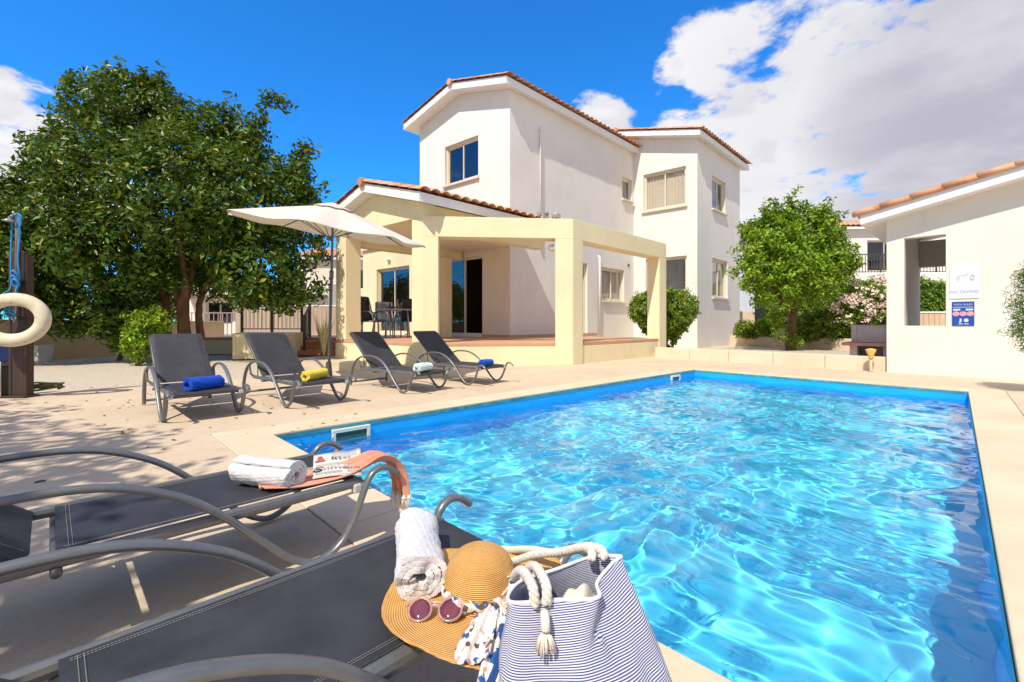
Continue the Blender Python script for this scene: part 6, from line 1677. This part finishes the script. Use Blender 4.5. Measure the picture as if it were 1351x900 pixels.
# striped beach bag standing on the paving against the lounger
m = NT('striped_canvas')
at_ = m.node('ShaderNodeAttribute'); at_.attribute_name = 'row'
ws = m.math('SINE', m.math('MULTIPLY', at_.outputs['Fac'], 2 * PI / 0.0039))
_c = m.mixc(m.ramp(ws, [(-0.12 + 0.12, (0, 0, 0)), (0.12, (1, 1, 1))]), (0.60, 0.61, 0.68), (0.04, 0.05, 0.19))
m.col(_c).set(Roughness=0.9); m.bump(m.noise(300, 2), 0.2, 0.0012).bump(m.noise(16, 4), 0.35, 0.010); M_STRIPE = m.mat
M_LINING = simple('cream_lining', (0.74, 0.68, 0.55), 0.9, var=0.06)
rim = [Vector((-0.004, 0.790, 0.417)), Vector((0.075, 0.800, 0.414)), Vector((0.152, 0.810, 0.412)), Vector((0.160, 0.855, 0.414)), Vector((0.200, 0.905, 0.424)), Vector((0.222, 0.932, 0.424)), Vector((0.162, 0.935, 0.420)), Vector((0.090, 0.895, 0.418)), Vector((0.015, 0.860, 0.412))]
midr = [Vector((-0.014, 0.745, 0.27)), Vector((0.036, 0.735, 0.27)), Vector((0.088, 0.735, 0.27)), Vector((0.155, 0.742, 0.27)), Vector((0.222, 0.758, 0.27)), Vector((0.276, 0.80, 0.27)), Vector((0.24, 0.93, 0.28)), Vector((0.12, 0.93, 0.28)), Vector((0.01, 0.87, 0.28))]
bot = [Vector((-0.010, 0.700, 0.0)), Vector((0.09, 0.68, 0.0)), Vector((0.185, 0.675, 0.0)), Vector((0.25, 0.72, 0.0)), Vector((0.305, 0.80, 0.0)), Vector((0.345, 0.90, 0.0)), Vector((0.26, 0.965, 0.0)), Vector((0.12, 0.93, 0.0)), Vector((0.00, 0.86, 0.0))]
rimc = catmull(rim, 8, closed=True); botc = catmull(bot, 8, closed=True); midc = catmull(midr, 8, closed=True); nb_ = len(rimc)
bag = empty('beach_bag', (0.15, 0.8, 0.0), 'navy and white striped beach bag with rope handles leaning on the near lounger', 'bag')
def bagf(u, v):
    i = u * nb_; k = int(i) % nb_; f = i - int(i)
    a = rimc[k].lerp(rimc[(k + 1) % nb_], f); b = botc[k].lerp(botc[(k + 1) % nb_], f)
    mm = midc[k].lerp(midc[(k + 1) % nb_], f); mm = 2 * mm - (a + b) / 2 if False else mm
    if v > 0.62: tt = (v - 0.62) / 0.38; p = mm.lerp(a, tt)
    else: tt = v / 0.62; p = b.lerp(mm, tt)
    sm_ = math.exp(-((v - 0.62) / 0.16) ** 2) * 0.35; p = p.lerp(b.lerp(a, v), sm_)
    c = Vector((0.15, 0.80, p.z)); out = (p - c); out.z = 0; L = out.length; out = out / max(L, 1e-4)
    bulge = 0.016 * math.sin(PI * min(1, v * 1.05)) - 0.0
    fold = (0.007 * math.sin(u * 13 + v * 5 + 1.5 * math.sin(u * 7)) + 0.003 * math.sin(u * 37 - v * 9 + 2 * math.sin(v * 5)) + 0.006 * math.sin(v * 13 + u * 17)) * (1 - v ** 4)
    return p + out * (bulge + fold)
NUb, NVb = 150, 70
mb = MB(); mb.grid(bagf, NUb, NVb, wrapu=True)
bo = mb.build('body', M_STRIPE, bag, smooth=True, solid=0.003)
row = bo.data.attributes.new('row', 'FLOAT', 'POINT')
vals = []
for i in range(NUb):
    for j in range(NVb):
        u, v = i / NUb, j / (NVb - 1)
        vals.append(v * 0.44 + 0.004 * math.sin(u * 19) + 0.003 * math.sin(v * 14 + u * 7))
row.data.foreach_set('value', vals)
mb = MB(); mb.grid(lambda u, v: bagf(u, 1.0 - 0.30 * v) + (Vector((0.12, 0.86, 0)) - Vector((bagf(u, 1.0).x, bagf(u, 1.0).y, 0))) * (0.03 + 0.12 * v), 120, 14, wrapu=True); lo_ = mb.build('lining', M_STRIPE, bag, smooth=True); lr_ = lo_.data.attributes.new('row', 'FLOAT', 'POINT'); lr_.data.foreach_set('value', [0.44 - 0.30 * 0.44 * j / 13 for i in range(120) for j in range(14)])
mb = MB()
mb.tube([bagf(k / 120, 1.0) + Z * 0.001 for k in range(120)], 0.0035, 6, closed=True); ho = mb.build('hem', simple('white_hem', (0.78, 0.77, 0.80), 0.9, var=0.04), bag, smooth=True)
# something pale folded inside
mb = MB(); mb.grid(lambda u, v: Vector((0.085 + 0.075 * u + 0.02 * v, 0.835 + 0.06 * v + 0.01 * u, 0.358 + 0.035 * math.sin(u * 3.0 + .3) * math.sin(PI * (0.2 + 0.6 * v)) + 0.006 * math.sin(u * 14))), 16, 10)
tag(mb.build('folded_cloth', M_LINING, smooth=True, solid=0.006), 'cream folded cloth lying inside the striped bag', 'cloth')
# rope handles: three twisted strands
M_COTTON = m_terry('cotton_rope', (0.74, 0.69, 0.60))
def rope(mb, path, r=0.0075, pitch=0.034):
    P = catmull(path, 10); d = [0.0]
    for a, b in zip(P[:-1], P[1:]): d.append(d[-1] + (b - a).length)
    n = max(12, int(d[-1] / 0.0035)); 
    def at_d(x):
        k = 0
        while k < len(d) - 2 and d[k + 1] < x: k += 1
        return P[k].lerp(P[k + 1], min(1, (x - d[k]) / max(1e-6, d[k + 1] - d[k])))
    C = [at_d(d[-1] * i / n) for i in range(n + 1)]
    prev = None; fr = []
    for i in range(n + 1):
        t = (C[min(i + 1, n)] - C[max(i - 1, 0)]).normalized()
        s = t.cross(Z) if prev is None else prev - t * prev.dot(t)
        s.normalize(); prev = s; fr.append((s, s.cross(t)))
    for k in range(3):
        pts = []
        for i in range(n + 1):
            a = 2 * PI * (d[-1] * i / n) / pitch + 2 * PI * k / 3; s, b = fr[i]
            pts.append(C[i] + s * (math.cos(a) * r * 0.52) + b * (math.sin(a) * r * 0.52))
        mb.tube(pts, r * 0.62, 7)
g1_, g2_ = Vector((0.046, 0.796, 0.416)), Vector((0.058, 0.799, 0.418))
mb = MB()
rope(mb, [Vector((0.040, 0.788, 0.412)), Vector((0.036, 0.795, 0.440)), Vector((0.022, 0.85, 0.437)), Vector((0.012, 0.91, 0.405)), Vector((0.004, 0.985, 0.352)), Vector((0.010, 1.06, 0.315)), Vector((0.030, 1.075, 0.308)), Vector((0.036, 1.02, 0.335)), Vector((0.034, 0.94, 0.395)), Vector((0.046, 0.86, 0.440)), Vector((0.060, 0.800, 0.440)), Vector((0.060, 0.790, 0.414))], 0.0085)
mb.build('rope_handle', M_COTTON, bag, smooth=True)
mb = MB()
rope(mb, [Vector((0.158, 0.905, 0.430)), Vector((0.160, 0.93, 0.440)), Vector((0.142, 0.985, 0.412)), Vector((0.100, 1.05, 0.372)), Vector((0.045, 1.12, 0.345)), Vector((0.000, 1.18, 0.315)), Vector((-0.030, 1.205, 0.303)), Vector((-0.036, 1.165, 0.303)), Vector((-0.004, 1.12, 0.315)), Vector((0.050, 1.06, 0.362)), Vector((0.110, 1.00, 0.400)), Vector((0.156, 0.945, 0.438)), Vector((0.184, 0.918, 0.442)), Vector((0.180, 0.912, 0.430))], 0.0085)
mb.build('rope_handle', M_COTTON, bag, smooth=True)
# knotted tassel on the front
kt = bagf(0.135, 0.955); kt = Vector((0.056, 0.768, 0.392))
mb = MB(); rg = random.Random(8)
mb.tube(catmull([kt + Vector((0, .012, .014)), kt + Vector((0, -0.004, 0.008)), kt + Vector((0, -0.008, -0.004))], 4), 0.008, 8)
for k in range(60):
    a = rg.uniform(0, 6.28); d = Vector((math.cos(a) * 0.013, math.sin(a) * 0.010 - 0.004, 0)); p = kt + Vector((0, -0.006, -0.004))
    mb.tube([p, p + d * 0.8 - Z * 0.010, p + d * 1.25 - Z * rg.uniform(0.022, 0.036)], 0.0016, 5)
mb.build('tassel', M_COTTON, bag, smooth=True)
